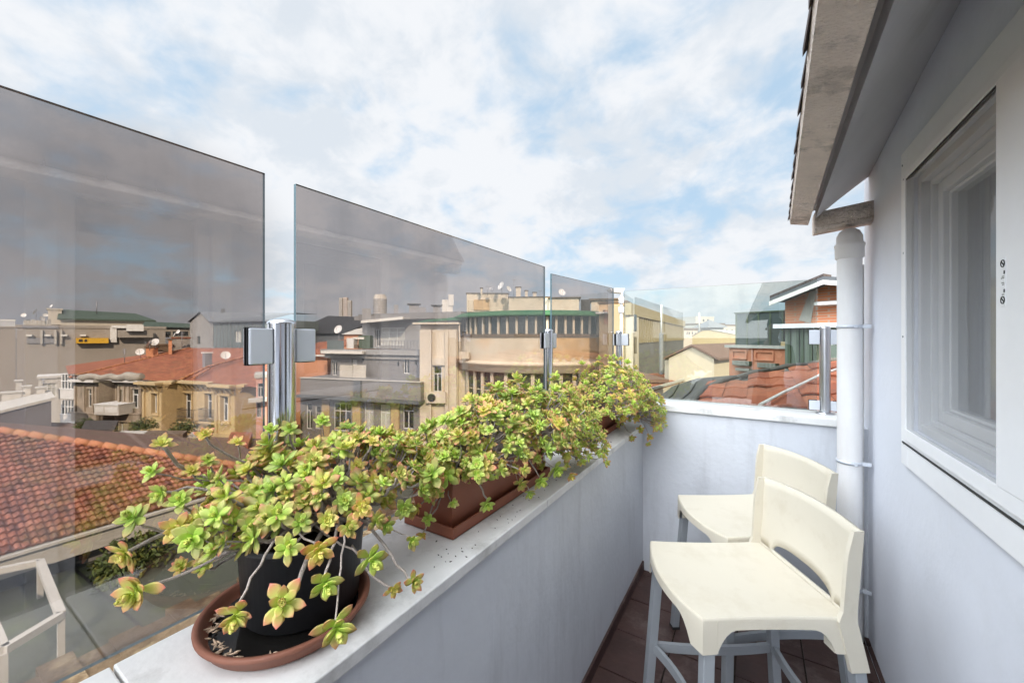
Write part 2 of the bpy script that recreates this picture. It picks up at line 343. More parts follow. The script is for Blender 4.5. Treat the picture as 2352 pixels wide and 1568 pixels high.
post(GX, 2.012, SZ, 1.655, .026, 'polished post between the second and third tinted panels', [(0, 1), (0, -1)])
post(-.875, 2.955, SZ+.145, 1.655, .024, 'slim post at the corner where the two parapets meet', [(1, 0), (-.1, -1)])
post(.355, 2.95, EZ, 1.675, .027, 'satin post on the end parapet beside the downpipe', [(-1, 0), (1, 0)], 'steel2', low=True)
# ------------------------------------------------------------------ house on the right
hs = thing('house', 'white house wall at the right with deep eaves, window and downpipe', 'house')
WX = .520
W1 = (1.41, 2.087, 1.262, 2.228)     # window opening y0,y1,z0,z1
D1 = (.40, .955, .12, 2.30)          # door opening
ys = sorted({-6, D1[0], D1[1], W1[0], W1[1], 2.89}); zs = sorted({-.25, D1[2], D1[3], W1[2], W1[3], 3.1})
mb = MB()
for i in range(len(ys)-1):
    for j in range(len(zs)-1):
        yc = (ys[i]+ys[i+1])/2; zc = (zs[j]+zs[j+1])/2
        if any(a < yc < b and c < zc < d for a, b, c, d in (W1, D1)): continue
        mb.q([(WX, ys[i], zs[j]), (WX, ys[i], zs[j+1]), (WX, ys[i+1], zs[j+1]), (WX, ys[i+1], zs[j])])
for a, b, c, d in (W1, D1):
    for p, q_ in (((a, c), (b, c)), ((b, c), (b, d)), ((b, d), (a, d)), ((a, d), (a, c))):
        mb.q([(WX, p[0], p[1]), (WX, q_[0], q_[1]), (WX+.22, q_[0], q_[1]), (WX+.22, p[0], p[1])])
mb.q([(WX, 2.89, -.25), (WX, 2.89, 3.1), (5.2, 2.89, 3.1), (5.2, 2.89, -.25)])
mb.q([(WX, -6, -.25), (WX, -6, 3.1), (5.2, -6, 3.1), (5.2, -6, -.25)])
mb.q([(5.2, -6, -.25), (5.2, 2.89, -.25), (5.2, 2.89, 3.1), (5.2, -6, 3.1)])
mb.build('wall', M['plaster_w'], hs)
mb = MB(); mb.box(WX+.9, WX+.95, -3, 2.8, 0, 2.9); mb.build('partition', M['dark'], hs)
# soffit from the eave board up to the wall
def eave(y):   # eave board inner bottom edge
    t_ = 2.68-y; return (.25-.0424*t_, 2.23-.03*t_)
def wtop(y): return min(2.66, 2.48+.14*(2.89-y))
mb = MB(); yy = [-6, -3, -1, 0, .5, 1, 1.5, 2, 2.3, 2.5, 2.62, 2.70]
sh = []
for y in yy:
    ex, ez = eave(y); ex += .032; ez += .030
    yb = y if y < 2.7 else 2.80
    row = []
    for k in range(7):
        f = k/6; x = ex+(WX+.02-ex)*f; z = ez+(wtop(yb)-ez)*(f**.92)
        row.append(Vector((x, y+(yb-y)*f+ (0.0 if y < 2.7 else .0), z)))
    sh.append(row)
for i in range(len(sh)-1):
    for k in range(6): mb.q([sh[i][k], sh[i][k+1], sh[i+1][k+1], sh[i+1][k]], smooth=True)
for i in range(len(yy)-1):
    a, b = sh[i][0], sh[i+1][0]
    mb.q([a, b, b+Vector((0, 0, .05)), a+Vector((0, 0, .05))]); mb.q([a+Vector((0, 0, .05)), b+Vector((0, 0, .05)), b+Vector((-.04, 0, .048)), a+Vector((-.04, 0, .048))])
so_ = mb.build('soffit', M['soffit'], hs)
mb = MB()
for i in range(len(yy)-1):
    a, b = sh[i][6], sh[i+1][6]
    mb.obox(a+Vector((-.022, 0, -.008)), (.004, 0, 0), b-a, (0, 0, .010))
mb.build('cove_bead', M['whited'], hs)
# eave board (stucco) : cross-section swept along Y
def sweep(mb, ysl, sec, mi=0):
    rings = [[Vector(p) for p in sec(y)] for y in ysl]; n = len(rings[0])
    for i in range(len(rings)-1):
        for k in range(n): mb.q([rings[i][k], rings[i][(k+1) % n], rings[i+1][(k+1) % n], rings[i+1][k]], mi)
    mb.q(rings[0], mi); mb.q(list(reversed(rings[-1])), mi)
def sec_f(y):
    ex, ez = eave(y); w_ = .080
    return [(ex, y, ez), (ex-w_, y, ez+.016), (ex-w_-.004, y, ez+.045), (ex+.006, y, ez+.075), (ex+.004, y, ez+.012)]
mb = MB(); sweep(mb, [-6+8.68*i/60 for i in range(61)], sec_f); mb.build('eave_board', M['fascia'], hs, bevel=.003)
mb = MB()
rr = random.Random(2); y = -3.0
while y < 2.66:
    ex, ez = eave(y); L_ = .15
    o_ = rr.uniform(0, .006)
    mb.obox((ex-.083-rr.uniform(.0, .004), y, ez+.044+rr.uniform(-.001, .003)), (.12, 0, .18), (0, L_*.96, 0), (0, 0, .014+rr.uniform(0, .006)))
    y += L_
mb.build('roof_tiles', M['tile_dk'], hs)
mb = MB()
ex, ez = eave(2.68)
a0_, z0_ = eave(-6); a1_, z1_ = eave(2.68)
mb.raw([(a0_-.08, -6, z0_+.06), (a1_-.08, 2.69, z1_+.06), (.52, 2.69, 2.92), (.52, -6, 2.92), (3.1, 2.69, 5.35), (3.1, -6, 5.35), (6.2, 2.69, 2.3), (6.2, -6, 2.3)], [(0, 1, 2, 3), (3, 2, 4, 5), (5, 4, 6, 7)])
mb.raw([(a1_, 2.70, z1_+.06), (.52, 2.70, 2.90), (3.1, 2.70, 5.3), (6.1, 2.70, 2.3), (.53, 2.70, 2.3), (.53, 2.70, 2.5)], [(0, 5, 1), (1, 5, 4, 3, 2)])
mb.raw([(a0_, -5.99, z0_+.06), (.52, -5.99, 2.90), (3.1, -5.99, 5.3), (6.1, -5.99, 2.3)], [(0, 1, 2, 3)])
mb.build('roof', M['tile_dk'], hs)
# gutter across the end of the eaves
gt = MB()
prof = [(-.055, .10), (-.058, .02), (-.045, -.005), (.0, -.012), (.045, -.005), (.058, .02), (.055, .10)]
g0, g1 = Vector((.285, 2.74, 2.195)), Vector((.56, 2.74, 2.225))
for i in range(6):
    a, b = prof[i], prof[i+1]
    gt.q([g0+Vector((0, a[0], a[1])), g0+Vector((0, b[0], b[1])), g1+Vector((0, b[0], b[1])), g1+Vector((0, a[0], a[1]))], smooth=True)
gt.q([g0+Vector((0, p[0], p[1])) for p in prof])
gt.build('gutter', M['fascia'], hs, solid=.006)
# downpipe
PXX, PYY, PR = .427, 2.70, .052
dp = MB(); dp.lathe((PXX, PYY, 0), [(PR, .02), (PR, 2.06)], 40)
dpo = dp.build('downpipe', M['pipe'], hs)
mb = MB(); mb.lathe((PXX, PYY, 0), [(PR, 2.03), (PR+.008, 2.035), (PR+.009, 2.09), (PR+.012, 2.095), (PR+.012, 2.105), (PR+.004, 2.115), (PR+.002, 2.15), (PR-.01, 2.175), (PR-.03, 2.19)], 40); mb.build('collar', M['pipe'], dpo)
mb = MB(); mb.tube([(PXX+.060, PYY+.04, 0), (PXX+.060, PYY+.04, 2.0)], .006, 8); mb.build('cable_conduit', M['whited'], dpo)
for zc in (1.665, .955, .30):
    mb = MB(); mb.lathe((PXX, PYY, 0), [(PR+.001, zc), (PR+.004, zc), (PR+.004, zc+.016), (PR+.001, zc+.016)], 40)
    mb.obox((PXX+.01, PYY-PR-.012, zc+.001), (.012, 0, 0), (0, .012, 0), (0, 0, .014)); mb.obox((PXX+PR*.7, PYY-PR*.6, zc-.001), (.045, .0, 0), (0, .010, 0), (0, 0, .018))
    mb.build('pipe_clamp', M['alu'], dpo)
for dx in (-.012, .0):
    pass
# window
wn = MB()
y0, y1, z0, z1 = W1
YR = 1.10
wn.box(WX-.018, WX+.0, y1, 2.166, 1.115, 2.35)
wn.box(WX-.018, WX+.0, YR, y1-.0005, z1, 2.3495)
wn.box(WX-.018, WX+.0, YR, y1-.0005, 1.1155, z0-.045)
window = wn.build('window', M['white'], hs, bevel=.002)
mb = MB(); mb.box(WX-.026, WX-.006, y1-.004, y1+.016, z0-.03, z1+.03); mb.box(WX-.0261, WX-.0061, YR, y1-.0045, z1, z1+.03)
mb.box(WX-.026, WX-.006, YR, y1-.0045, z0-.042, z0+.002); mb.box(WX-.028, WX-.004, YR+.12, y0, z0+.0025, z1-.0005)
mb.box(WX-.0275, WX-.015, y0-.115, y0-.09, z0+.003, z1); mb.build('screen_rail', M['white'], window, bevel=.002)
mb = MB(); mb.box(WX-.0215, WX-.0165, YR, y1+.055, z0-.062, z0-.056); mb.build('seam', M['rubber'], window)
mb = MB(); mb.box(WX-.0235, WX-.0215, y0, y0+.004, z0, z1); mb.box(WX-.0235, WX-.0215, y0+.0041, y1-.005, z1-.006, z1-.0005); mb.build('gasket', M['rubber'], window)
# insect screen
m = bpy.data.materials.new('insect_screen'); t = nt(m); N2 = t.nodes
o_ = N2.new('ShaderNodeOutputMaterial'); a_ = N2.new('ShaderNodeBsdfTransparent'); b_ = N2.new('ShaderNodeBsdfDiffuse'); b_.inputs[0].default_value = (.38, .38, .38, 1)
x_ = N2.new('ShaderNodeMixShader'); x_.inputs[0].default_value = .32; t.links.new(a_.outputs[0], x_.inputs[1]); t.links.new(b_.outputs[0], x_.inputs[2]); t.links.new(x_.outputs[0], o_.inputs[0])
M['screen'] = m
mb = MB(); mb.q([(WX-.022, y0, z0), (WX-.022, y0, z1), (WX-.022, y1, z1), (WX-.022, y1, z0)]); mb.build('insect_screen', M['screen'], window)
def ring(mb, xa, xb, y0, y1, z0, z1, w_):
    mb.box(xa, xb, y0, y0+w_, z0, z1); mb.box(xa, xb, y1-w_, y1, z0, z1)
    mb.box(xa, xb, y0+w_, y1-w_, z0, z0+w_); mb.box(xa, xb, y0+w_, y1-w_, z1-w_, z1)
mb = MB(); ring(mb, WX+.010, WX+.10, y0+.001, y1-.001, z0+.001, z1-.001, .030); ring(mb, WX+.035, WX+.12, y0+.031, y1-.031, z0+.031, z1-.031, .018); fr_ = mb.build('frame', M['upvc'], window, bevel=.003)
mb = MB(); ring(mb, WX+.050, WX+.115, y0+.0495, y1-.0495, z0+.0495, z1-.0495, .042); ring(mb, WX+.066, WX+.110, y0+.092, y1-.092, z0+.092, z1-.092, .012); sa_ = mb.build('sash', M['upvc'], window, bevel=.004)
mb = MB(); mb.q([(WX+.085, y0+.10, z0+.10), (WX+.085, y0+.10, z1-.10), (WX+.085, y1-.10, z1-.10), (WX+.085, y1-.10, z0+.10)]); mb.build('pane', M['gl_pane'], window)
# little sticker with safety symbols on the rail
st = MB(); sy, sz = y0-.035, 1.745; st.box(WX-.0290, WX-.0277, sy-.011, sy+.011, sz-.055, sz+.058)
st_o = st.build('sticker', M['white'], window)
mb = MB()
for zz in (sz+.045, sz-.040):
    pts = [(WX-.0292, sy+.008*math.cos(a), zz+.008*math.sin(a)) for a in [i*math.pi/8 for i in range(17)]]
    mb.tube(pts, .0013, 5); mb.tube([(WX-.0292, sy-.006, zz-.005), (WX-.0292, sy+.006, zz+.005)], .0014, 5)
for zz in (sz+.024, sz-.019): mb.box(WX-.0293, WX-.0289, sy-.009, sy-.003, zz-.004, zz+.004)
for zz, l in ((sz+.014, .010), (sz+.010, .014), (sz-.001, .012), (sz-.005, .009), (sz-.028, .010)): mb.box(WX-.0293, WX-.0289, sy-.006, sy-.006+l, zz, zz+.0018)
mb.build('symbols', M['rubber'], st_o)
for (yy_, zz_) in ((2.13, 2.24), (2.13, 1.95), (2.14, 1.62), (2.13, 1.2), (2.145, 2.30)):
    mb = MB(); mb.tube([(WX-.0205, yy_, zz_), (WX-.017, yy_, zz_)], .004, 8); mb.build('screw', M['leg'], window)
# curtain inside, hanging behind the pane
mb = MB(); n = 60
cur = []
for i in range(n+1):
    y = 1.70+.42*i/n; cur.append((WX+.20+.03*math.sin(i*1.05)+.012*math.sin(i*2.3), y))
for i in range(n): mb.q([(cur[i][0], cur[i][1]-.0, .4), (cur[i+1][0], cur[i+1][1], .4), (cur[i+1][0], cur[i+1][1], 2.5), (cur[i][0], cur[i][1], 2.5)], smooth=True)
tag(mb.build('curtain', M['curtain']), 'pale curtain hanging in soft folds inside the window', 'curtain')
# balcony door (its reflection shows in the near glass)
y0, y1, z0, z1 = D1
mb = MB(); ring(mb, WX-.02, WX+.0, y0-.09, y1+.09, z0-.05, z1+.09, .0895); dr = mb.build('door', M['white'], hs, bevel=.003)
mb = MB(); ring(mb, WX+.02, WX+.08, y0, y1, z0, z1, .055); mb.box(WX+.021, WX+.079, y0+.055, y1-.055, .95, 1.02); mb.build('frame', M['white'], dr, bevel=.003)
mb = MB(); mb.q([(WX+.05, y0+.05, z0+.05), (WX+.05, y0+.05, z1-.05), (WX+.05, y1-.05, z1-.05), (WX+.05, y1-.05, z0+.05)]); mb.build('pane', M['gl_pane'], dr)
mb = MB(); mb.tube([(WX+.02, y1-.03, 1.05), (WX-.03, y1-.03, 1.05), (WX-.03, y1-.12, 1.05)], .008, 8); mb.build('handle', M['steel2'], dr)
# ================================================================== STOOLS
def smooth01(a): a = max(0., min(1., a)); return a*a*(3-2*a)
def make_stool(label):
    t = thing('bar_stool', label, 'bar stool', 'cream bar stools in the balcony corner')
    SH = .75
    # seat : top grid + skirt
    n = 30; mb = MB()
    hw_f, hw_b, yf, yb = .214, .210, .185, -.236
    def outline(u, v):          # u,v in -1..1 -> local xy of the seat surface
        x = u*((hw_f+hw_b)/2+(hw_f-hw_b)/2*v)
        x -= .012*(1-v*v)*u*0.8
        y = yb+(yf-yb)*(v+1)/2+(.042*(1-u*u) if v > 0 else 0)*max(0, v)**1.5
        return x, y
    def top(u, v):
        x, y = outline(u, v); r2 = u*u*.6+v*v*.4
        z = SH-.010*(1-u*u)*(1-v*v)-.006*(1-u*u)*max(0, v)**2
        return Vector((x, y, z))
    k = .985
    P = [[top((2*i/n-1)*k, (2*j/n-1)*k) for i in range(n+1)] for j in range(n+1)]
    vs = [p for r_ in P for p in r_]
    fs = [(j*(n+1)+i, j*(n+1)+i+1, (j+1)*(n+1)+i+1, (j+1)*(n+1)+i) for j in range(n) for i in range(n)]
    # skirt loop around (ccw from front-right)
    loop = []
    for i in range(n): loop.append((2*i/n-1, -1))
    for j in range(n): loop.append((1, 2*j/n-1))
    for i in range(n): loop.append((1-2*i/n, 1))
    for j in range(n): loop.append((-1, 1-2*j/n))
    idx = []
    for i in range(n): idx.append(i)
    for j in range(n): idx.append(j*(n+1)+n)
    for i in range(n): idx.append(n*(n+1)+n-i)
    for j in range(n): idx.append((n-j)*(n+1))
    L4 = len(loop)
    def side_depth(a):          # a = distance from nearest corner, 0..1
        if a < .20: return .112
        q = (a-.20)/.30
        return .112-(.112-.040)*min(1, (1-(1-min(q, 1))**2.4))
    rows = []
    for lvl in range(4):
        row = []
        for (u, v) in loop:
            if abs(u) == 1 and abs(v) == 1: a = 0
            elif abs(v) == 1: a = 1-abs(u)
            else: a = 1-abs(v)
            c = top(u, v); x, y = outline(u, v)
            dep = side_depth(a)
            if lvl == 0: p = Vector((x, y, c.z-.0035))
            elif lvl == 1: p = Vector((x*1.006, y+.0012*(1 if v > 0 else -1), c.z-.010))
            elif lvl == 2: p = Vector((x*1.008, y*1.008, SH-.5*dep-.006))
            else: p = Vector((x*1.012, y*1.012, SH-dep))
            vs.append(p); row.append(len(vs)-1)
        rows.append(row)
    prev = idx
    for row in rows:
        for i in range(L4): fs.append((prev[i], row[i], row[(i+1) % L4], prev[(i+1) % L4]))
        prev = row
    mb.raw(vs, fs, 0, True); seat = mb.build('seat', M['cream'], t, solid=.005); es = seat.modifiers.new('crisp', 'EDGE_SPLIT'); es.split_angle = R(38)
    # socket inner closers
    for sx in (-1, 1):
        for (yy_, vv) in ((yf, 1), (yb, -1)):
            m2 = MB(); hw = hw_f if vv > 0 else hw_b
            x0 = sx*hw*1.006; y0 = yy_
            m2.obox((x0-sx*.044, y0-vv*.002, SH-.110), (sx*.003, 0, 0), (0, -vv*.040, 0), (0, 0, .10)); m2.obox((x0-sx*.003, y0-vv*.044, SH-.1105), (-sx*.040, 0, 0), (0, vv*.003, 0), (0, 0, .10))
            m2.build('leg_socket', M['cream'], seat)
    # backrest
    nu = 40; mb = MB()
    def back(u, h):             # u -1..1, h height over the seat
        w_ = .209+.004*max(0, h)/.28
        conc = .020*(1-u*u)*smooth01((h+.01)/.2)
        y = -.236-.007-(.018*max(0, h)/.28)-(.036 if h < 0 else 0)*(-h/.16)-conc
        return Vector((u*w_, y, SH+h))
    def hs_(u):
        a = abs(u)
        lo = .006; hi = .006+(.046*math.sqrt(max(0, 1-(a/.66)**2.6)) if a < .66 else 0)
        low = -.168 if a > .84 else (-.168+.128*(1-((a-.55)/.29)**2.2) if a > .55 else -.04)
        tp = .275+.010*(1-u*u)
        return low, lo, hi, tp
    cols = []
    for i in range(nu+1):
        u = 2*i/nu-1; lw, lo, hi, tp = hs_(u)
        c = [back(u, lw+(lo-lw)*k_/4) for k_ in range(5)]+[back(u, hi+(tp-hi)*k_/8) for k_ in range(9)]
        cols.append(c)
    vs = [p for c in cols for p in c]; m_ = len(cols[0]); fs = []
    for i in range(nu):
        for k_ in range(m_-1):
            if k_ == 4:
                if abs(2*(i+.5)/nu-1) < .66: continue
                if (cols[i][4]-cols[i][5]).length < 1e-6 and (cols[i+1][4]-cols[i+1][5]).length < 1e-6: continue
            a = i*m_+k_; fs.append((a, a+1, a+m_+1, a+m_))
    mb.raw(vs, fs, 0, True)
    bo = mb.build('backrest', M['cream'], t); sm = bo.modifiers.new('solid', 'SOLIDIFY'); sm.thickness = .012; sm.offset = 0
    # side flanges of the backrest, wrapping forward into the seat
    for sx in (-1, 1):
        m2 = MB(); prev = None
        for k_ in range(15):
            h = -.168+(.275+.168)*k_/14; p = back(sx, h); dep = .034 if h > .0 else .046
            if h > .2: dep = .034-.012*(h-.2)/.075
            q = [p+Vector((sx*.004, -.008, 0)), p+Vector((sx*.006, dep, 0)), p+Vector((-sx*.006, dep+.001, 0)), p+Vector((-sx*.010, -.008, 0))]
            if prev:
                for z in range(4): m2.q([prev[z], prev[(z+1) % 4], q[(z+1) % 4], q[z]], smooth=False)
            else: m2.q(q)
            prev = q
        m2.q(prev); m2.build('side_flange', M['cream'], bo, bevel=.003)
    # legs
    fx = {}
    for sx in (-1, 1):
        for vv in (1, -1):
            hw = hw_f if vv > 0 else hw_b
            tx, ty_ = sx*(hw-.024), (yf-.024 if vv > 0 else yb-.026)
            bx, by = sx*(hw+.012), (yf+.012 if vv > 0 else yb-.078)
            a = .0165; m2 = MB()
            tz = SH-.06 if vv > 0 else SH-.10
            q0 = [(bx-a, by-a, .012), (bx+a, by-a, .012), (bx+a, by+a, .012), (bx-a, by+a, .012)]; q1 = [(tx-a, ty_-a, tz), (tx+a, ty_-a, tz), (tx+a, ty_+a, tz), (tx-a, ty_+a, tz)]
            m2.raw(q0+q1, [(0, 3, 2, 1), (4, 5, 6, 7), (0, 1, 5, 4), (1, 2, 6, 5), (2, 3, 7, 6), (3, 0, 4, 7)])
            lg = m2.build('leg', M['leg'], t, bevel=.003)
            m3 = MB(); m3.box(bx-a-.002, bx+a+.002, by-a-.002, by+a+.002, .0, .014); m3.build('foot_cap', M['rubber'], lg)
            f = .30/SH
            fx[(sx, vv)] = Vector((bx+(tx-bx)*f, by+(ty_-by)*f, .30))
    def bar(p, q, bow, name='footrest'):
        m2 = MB(); n_ = 14; d = (q-p); nrm = Vector((-d.y, d.x, 0)).normalized(); prev = None
        for i in range(n_+1):
            f = i/n_; c = p+d*f+nrm*bow*4*f*(1-f); o = nrm*.007
            q_ = [c-o+Vector((0, 0, -.018)), c+o+Vector((0, 0, -.018)), c+o+Vector((0, 0, .018)), c-o+Vector((0, 0, .018))]
            if prev:
                for z in range(4): m2.q([prev[z], prev[(z+1) % 4], q_[(z+1) % 4], q_[z]])
            prev = q_
        m2.build(name, M['leg'], t)
    bar(fx[(-1, 1)], fx[(1, 1)], -.05); bar(fx[(-1, -1)], fx[(1, -1)], .03); bar(fx[(-1, -1)], fx[(-1, 1)], -.02); bar(fx[(1, -1)], fx[(1, 1)], .02)
    return t
def copy_tree(o, parent=None):
    c = o.copy(); COL.objects.link(c)
    if parent: c.parent = parent
    for ch in list(o.children): copy_tree(ch, c)
    return c
stool = make_stool('cream plastic bar stool nearest the camera, its whole seat and back slot in view')
stool.location = (-.085, 1.645, .006); stool.rotation_euler.z = R(121.5); stool.scale = (1.09, 1.09, .99)
s2 = copy_tree(stool); s2['label'] = 'cream plastic bar stool standing farther back, against the end parapet, partly hidden'
s2.location = (-.062, 2.245, .006); s2.rotation_euler.z = R(124)

# ================================================================== POTS
PC = Vector((-.848, .463, SZ))
mb = MB(); r = .156
mb.lathe(PC, [(.001, .002), (r-.035, .001), (r-.012, .006), (r, .028), (r+.006, .031), (r+.007, .037), (r+.003, .040), (r-.004, .038), (r-.010, .026), (r-.022, .012), (.001, .012)], 64)
tag(mb.build('saucer', M['saucer']), 'round terracotta saucer with dry leaves in it, under the black pot', 'saucer')
mb = MB(); mb.lathe(PC, [(.001, .0165), (r-.019, .0165), (r-.018, .0168)], 48)
tag(mb.build('dirty_water', M['puddle']), 'dark wet grime lying in the terracotta saucer', 'water', kind='stuff')
rr = random.Random(11); mb = MB()
for i in range(46):
    a = rr.choice([rr.uniform(-2.2, -.6), rr.uniform(-1.9, -1.1), rr.uniform(-2.6, -2.0)]); q = rr.uniform(.124, .140)
    p = PC+Vector((q*math.cos(a), q*math.sin(a), .020+rr.uniform(0, .006))); b = rr.uniform(0, 6.3); l = rr.uniform(.005, .011)
    d = Vector((math.cos(b), math.sin(b), rr.uniform(-.1, .2)))*l
    mb.tube([p-d, p, p+d], [.0008, .0022, .0006], 5)
tag(mb.build('dead_leaves', M['husk']), 'beige dry leaves scattered in the terracotta saucer', 'dead leaves', kind='stuff')
mb = MB(); rr = random.Random(19)
for i in range(70):
    x = rr.uniform(-.74, -.665) if i < 60 else rr.uniform(-.95, -.7); y = rr.uniform(.7, 2.2); l = rr.uniform(.0015, .005); b = rr.uniform(0, 6.3)
    d = Vector((math.cos(b)*l, math.sin(b)*l, 0)); p = Vector((x, y, SZ+.0015)); mb.tube([p-d, p, p+d], [.0005, .0016, .0004], 5)
tag(mb.build('crumbs', M['tile_dk']), 'dark crumbs and bits of dry leaf along the marble coping', 'debris', kind='stuff')

# ------------------------------------------------------------------ leaves
def leaf_material():
    m = bpy.data.materials.new('succulent_leaf'); t = nt(m); N = t.nodes; L = t.links
    out = N.new('ShaderNodeOutputMaterial'); p = N.new('ShaderNodeBsdfPrincipled')
    p.inputs['Roughness'].default_value = .42; p.inputs['Specular IOR Level'].default_value = .45
    def at(n_): a = N.new('ShaderNodeAttribute'); a.attribute_name = n_; return a.outputs['Fac']
    def mth(op, a, b):
        n = N.new('ShaderNodeMath'); n.operation = op; n.use_clamp = True
        for i, v in enumerate((a, b)):
            if isinstance(v, (int, float)): n.inputs[i].default_value = v
            else: L.new(v, n.inputs[i])
        return n.outputs[0]
    lay, tip, rv, hv = at('lay'), at('tip'), at('rv'), at('hv')
    cr = N.new('ShaderNodeValToRGB'); e = cr.color_ramp.elements
    e[0].color = (.84, .84, .22, 1); e[1].color = (.64, .66, .24, 1); k = e.new(.3); k.color = (.72, .88, .16, 1); k = e.new(.65); k.color = (.60, .84, .16, 1)
    L.new(lay, cr.inputs[0])
    dk = N.new('ShaderNodeMix'); dk.data_type = 'RGBA'; dk.inputs['B'].default_value = (.26, .50, .09, 1); L.new(cr.outputs[0], dk.inputs['A']); L.new(mth('MULTIPLY', hv, .6), dk.inputs['Factor'])
    yl = N.new('ShaderNodeMix'); yl.data_type = 'RGBA'; yl.inputs['B'].default_value = (.86, .84, .18, 1); L.new(dk.outputs['Result'], yl.inputs['A'])
    L.new(mth('MULTIPLY', mth('SUBTRACT', rv, .22), mth('SUBTRACT', 1.0, hv)), yl.inputs['Factor'])
    tp = mth('MULTIPLY', mth('POWER', tip, 2.4), mth('MULTIPLY', mth('ADD', lay, .1), mth('MULTIPLY', rv, 1.5)))
    mx = N.new('ShaderNodeMix'); mx.data_type = 'RGBA'; mx.inputs['B'].default_value = (.86, .22, .22, 1)
    L.new(yl.outputs['Result'], mx.inputs['A']); L.new(tp, mx.inputs['Factor'])
    L.new(mx.outputs['Result'], p.inputs['Base Color'])
    tl = N.new('ShaderNodeBsdfTranslucent'); L.new(mx.outputs['Result'], tl.inputs[0])
    ms = N.new('ShaderNodeMixShader'); ms.inputs[0].default_value = .30; L.new(p.outputs[0], ms.inputs[1]); L.new(tl.outputs[0], ms.inputs[2]); L.new(ms.outputs[0], out.inputs[0])
    return m
M['leaf'] = leaf_material()
GA = 2.39996
def rosette_geo(seed, nl=14, seg=6, ring=6, bud=0.0, rv=.5, hv=.3):
    """unit rosette (radius ~1) round +Z: an open star of spoon-shaped leaves round a tight lime heart"""
    rr = random.Random(seed); vs = []; fs = []; A = {'lay': [], 'tip': [], 'rv': [], 'hv': []}
    for i in range(nl):
        f = (i+.5)/nl; az = i*GA+rr.uniform(-.2, .2)
        ln = (.26+.80*f**1.15)*rr.uniform(.88, 1.1); el = R(6+(72+rr.uniform(-12, 26))*f**.9)      # angle from the axis
        w_ = (.10+.155*f**.8)*rr.uniform(.9, 1.15); th = w_*.40
        rad = Vector((math.cos(az), math.sin(az), 0)); tan = Vector((-math.sin(az), math.cos(az), 0))
        lift = bud*1.0*(1-f)**1.3
        base = Vector((0, 0, -.14*f+.05+lift))+rad*.04*f
        if bud and f < .45: el *= .45; w_ *= .9; ln *= .9
        p = base.copy(); ang = el; b0 = len(vs)
        for s in range(seg+1):
            t_ = s/seg
            if t_ < .64: wid = w_*(.36+.64*math.sin(t_/.64*math.pi/2)**1.2)
            else: wid = w_*(1-((t_-.64)/.36)**1.7)
            wid = max(wid, .004)
            tk = th*(wid/w_)**.8*(1-.35*t_)
            d = rad*math.sin(ang)+Vector((0, 0, 1))*math.cos(ang); up = Vector((0, 0, 1))*math.sin(ang)-rad*math.cos(ang)
            for k in range(ring):
                a = 2*math.pi*k/ring; cu = .25*abs(math.cos(a))**2*wid
                vs.append(p+tan*math.cos(a)*wid+up*(math.sin(a)*tk*(1 if math.sin(a) < 0 else .55)+cu))
                A['lay'].append(f); A['tip'].append(t_); A['rv'].append(rv); A['hv'].append(hv)
            if s < seg:
                st = ln/seg; p = p+d*st; ang += R(7)*(.5-t_)-R(5)*f
        for s in range(seg):
            for k in range(ring): fs.append((b0+s*ring+k, b0+s*ring+(k+1) % ring, b0+(s+1)*ring+(k+1) % ring, b0+(s+1)*ring+k))
        fs.append(tuple(b0+seg*ring+k for k in range(ring)))
    return vs, fs, A
def rosette_mesh(seed, **kw):
    vs, fs, A = rosette_geo(seed, **kw); mb = MB(); mb.raw(vs, fs, 0, True); mb.c = A
    me = bpy.data.meshes.new('rosette'); me.from_pydata(mb.v, [], mb.f); me.materials.append(M['leaf']); me.polygons.foreach_set('use_smooth', mb.sm)
    for k_, v_ in A.items(): a_ = me.attributes.new(k_, 'FLOAT', 'POINT'); a_.data.foreach_set('value', v_)
    me.update(); return me
VAR = []
for i in range(14):
    rr = random.Random(100+i)
    VAR.append(rosette_mesh(i, nl=rr.choice([15, 18, 20, 23]), bud=rr.choice([0, 0, .3, .55, .8]), rv=[.15, .3, .5, .7, .9, 1.1][i % 6], hv=[.0, .15, .35, .6][i % 4]))
LOW = []
for i in range(12):
    rr = random.Random(300+i)
    LOW.append(rosette_geo(50+i, nl=rr.choice([11, 13, 15]), seg=4, ring=4, bud=rr.choice([0, .3, .6]), rv=[.15, .35, .6, .9][i % 4], hv=[.0, .25, .55, .8, .1][i % 5]))
def aim(axis, spin=0):
    q = Vector(axis).normalized().to_track_quat('Z', 'Y'); return q.to_matrix().to_4x4() @ Matrix.Rotation(spin, 4, 'Z')
def bez(p0, p1, p2, p3, n):
    return [p0*(1-t_)**3+p1*3*t_*(1-t_)**2+p2*3*t_*t_*(1-t_)+p3*t_**3 for t_ in [i/n for i in range(n+1)]]
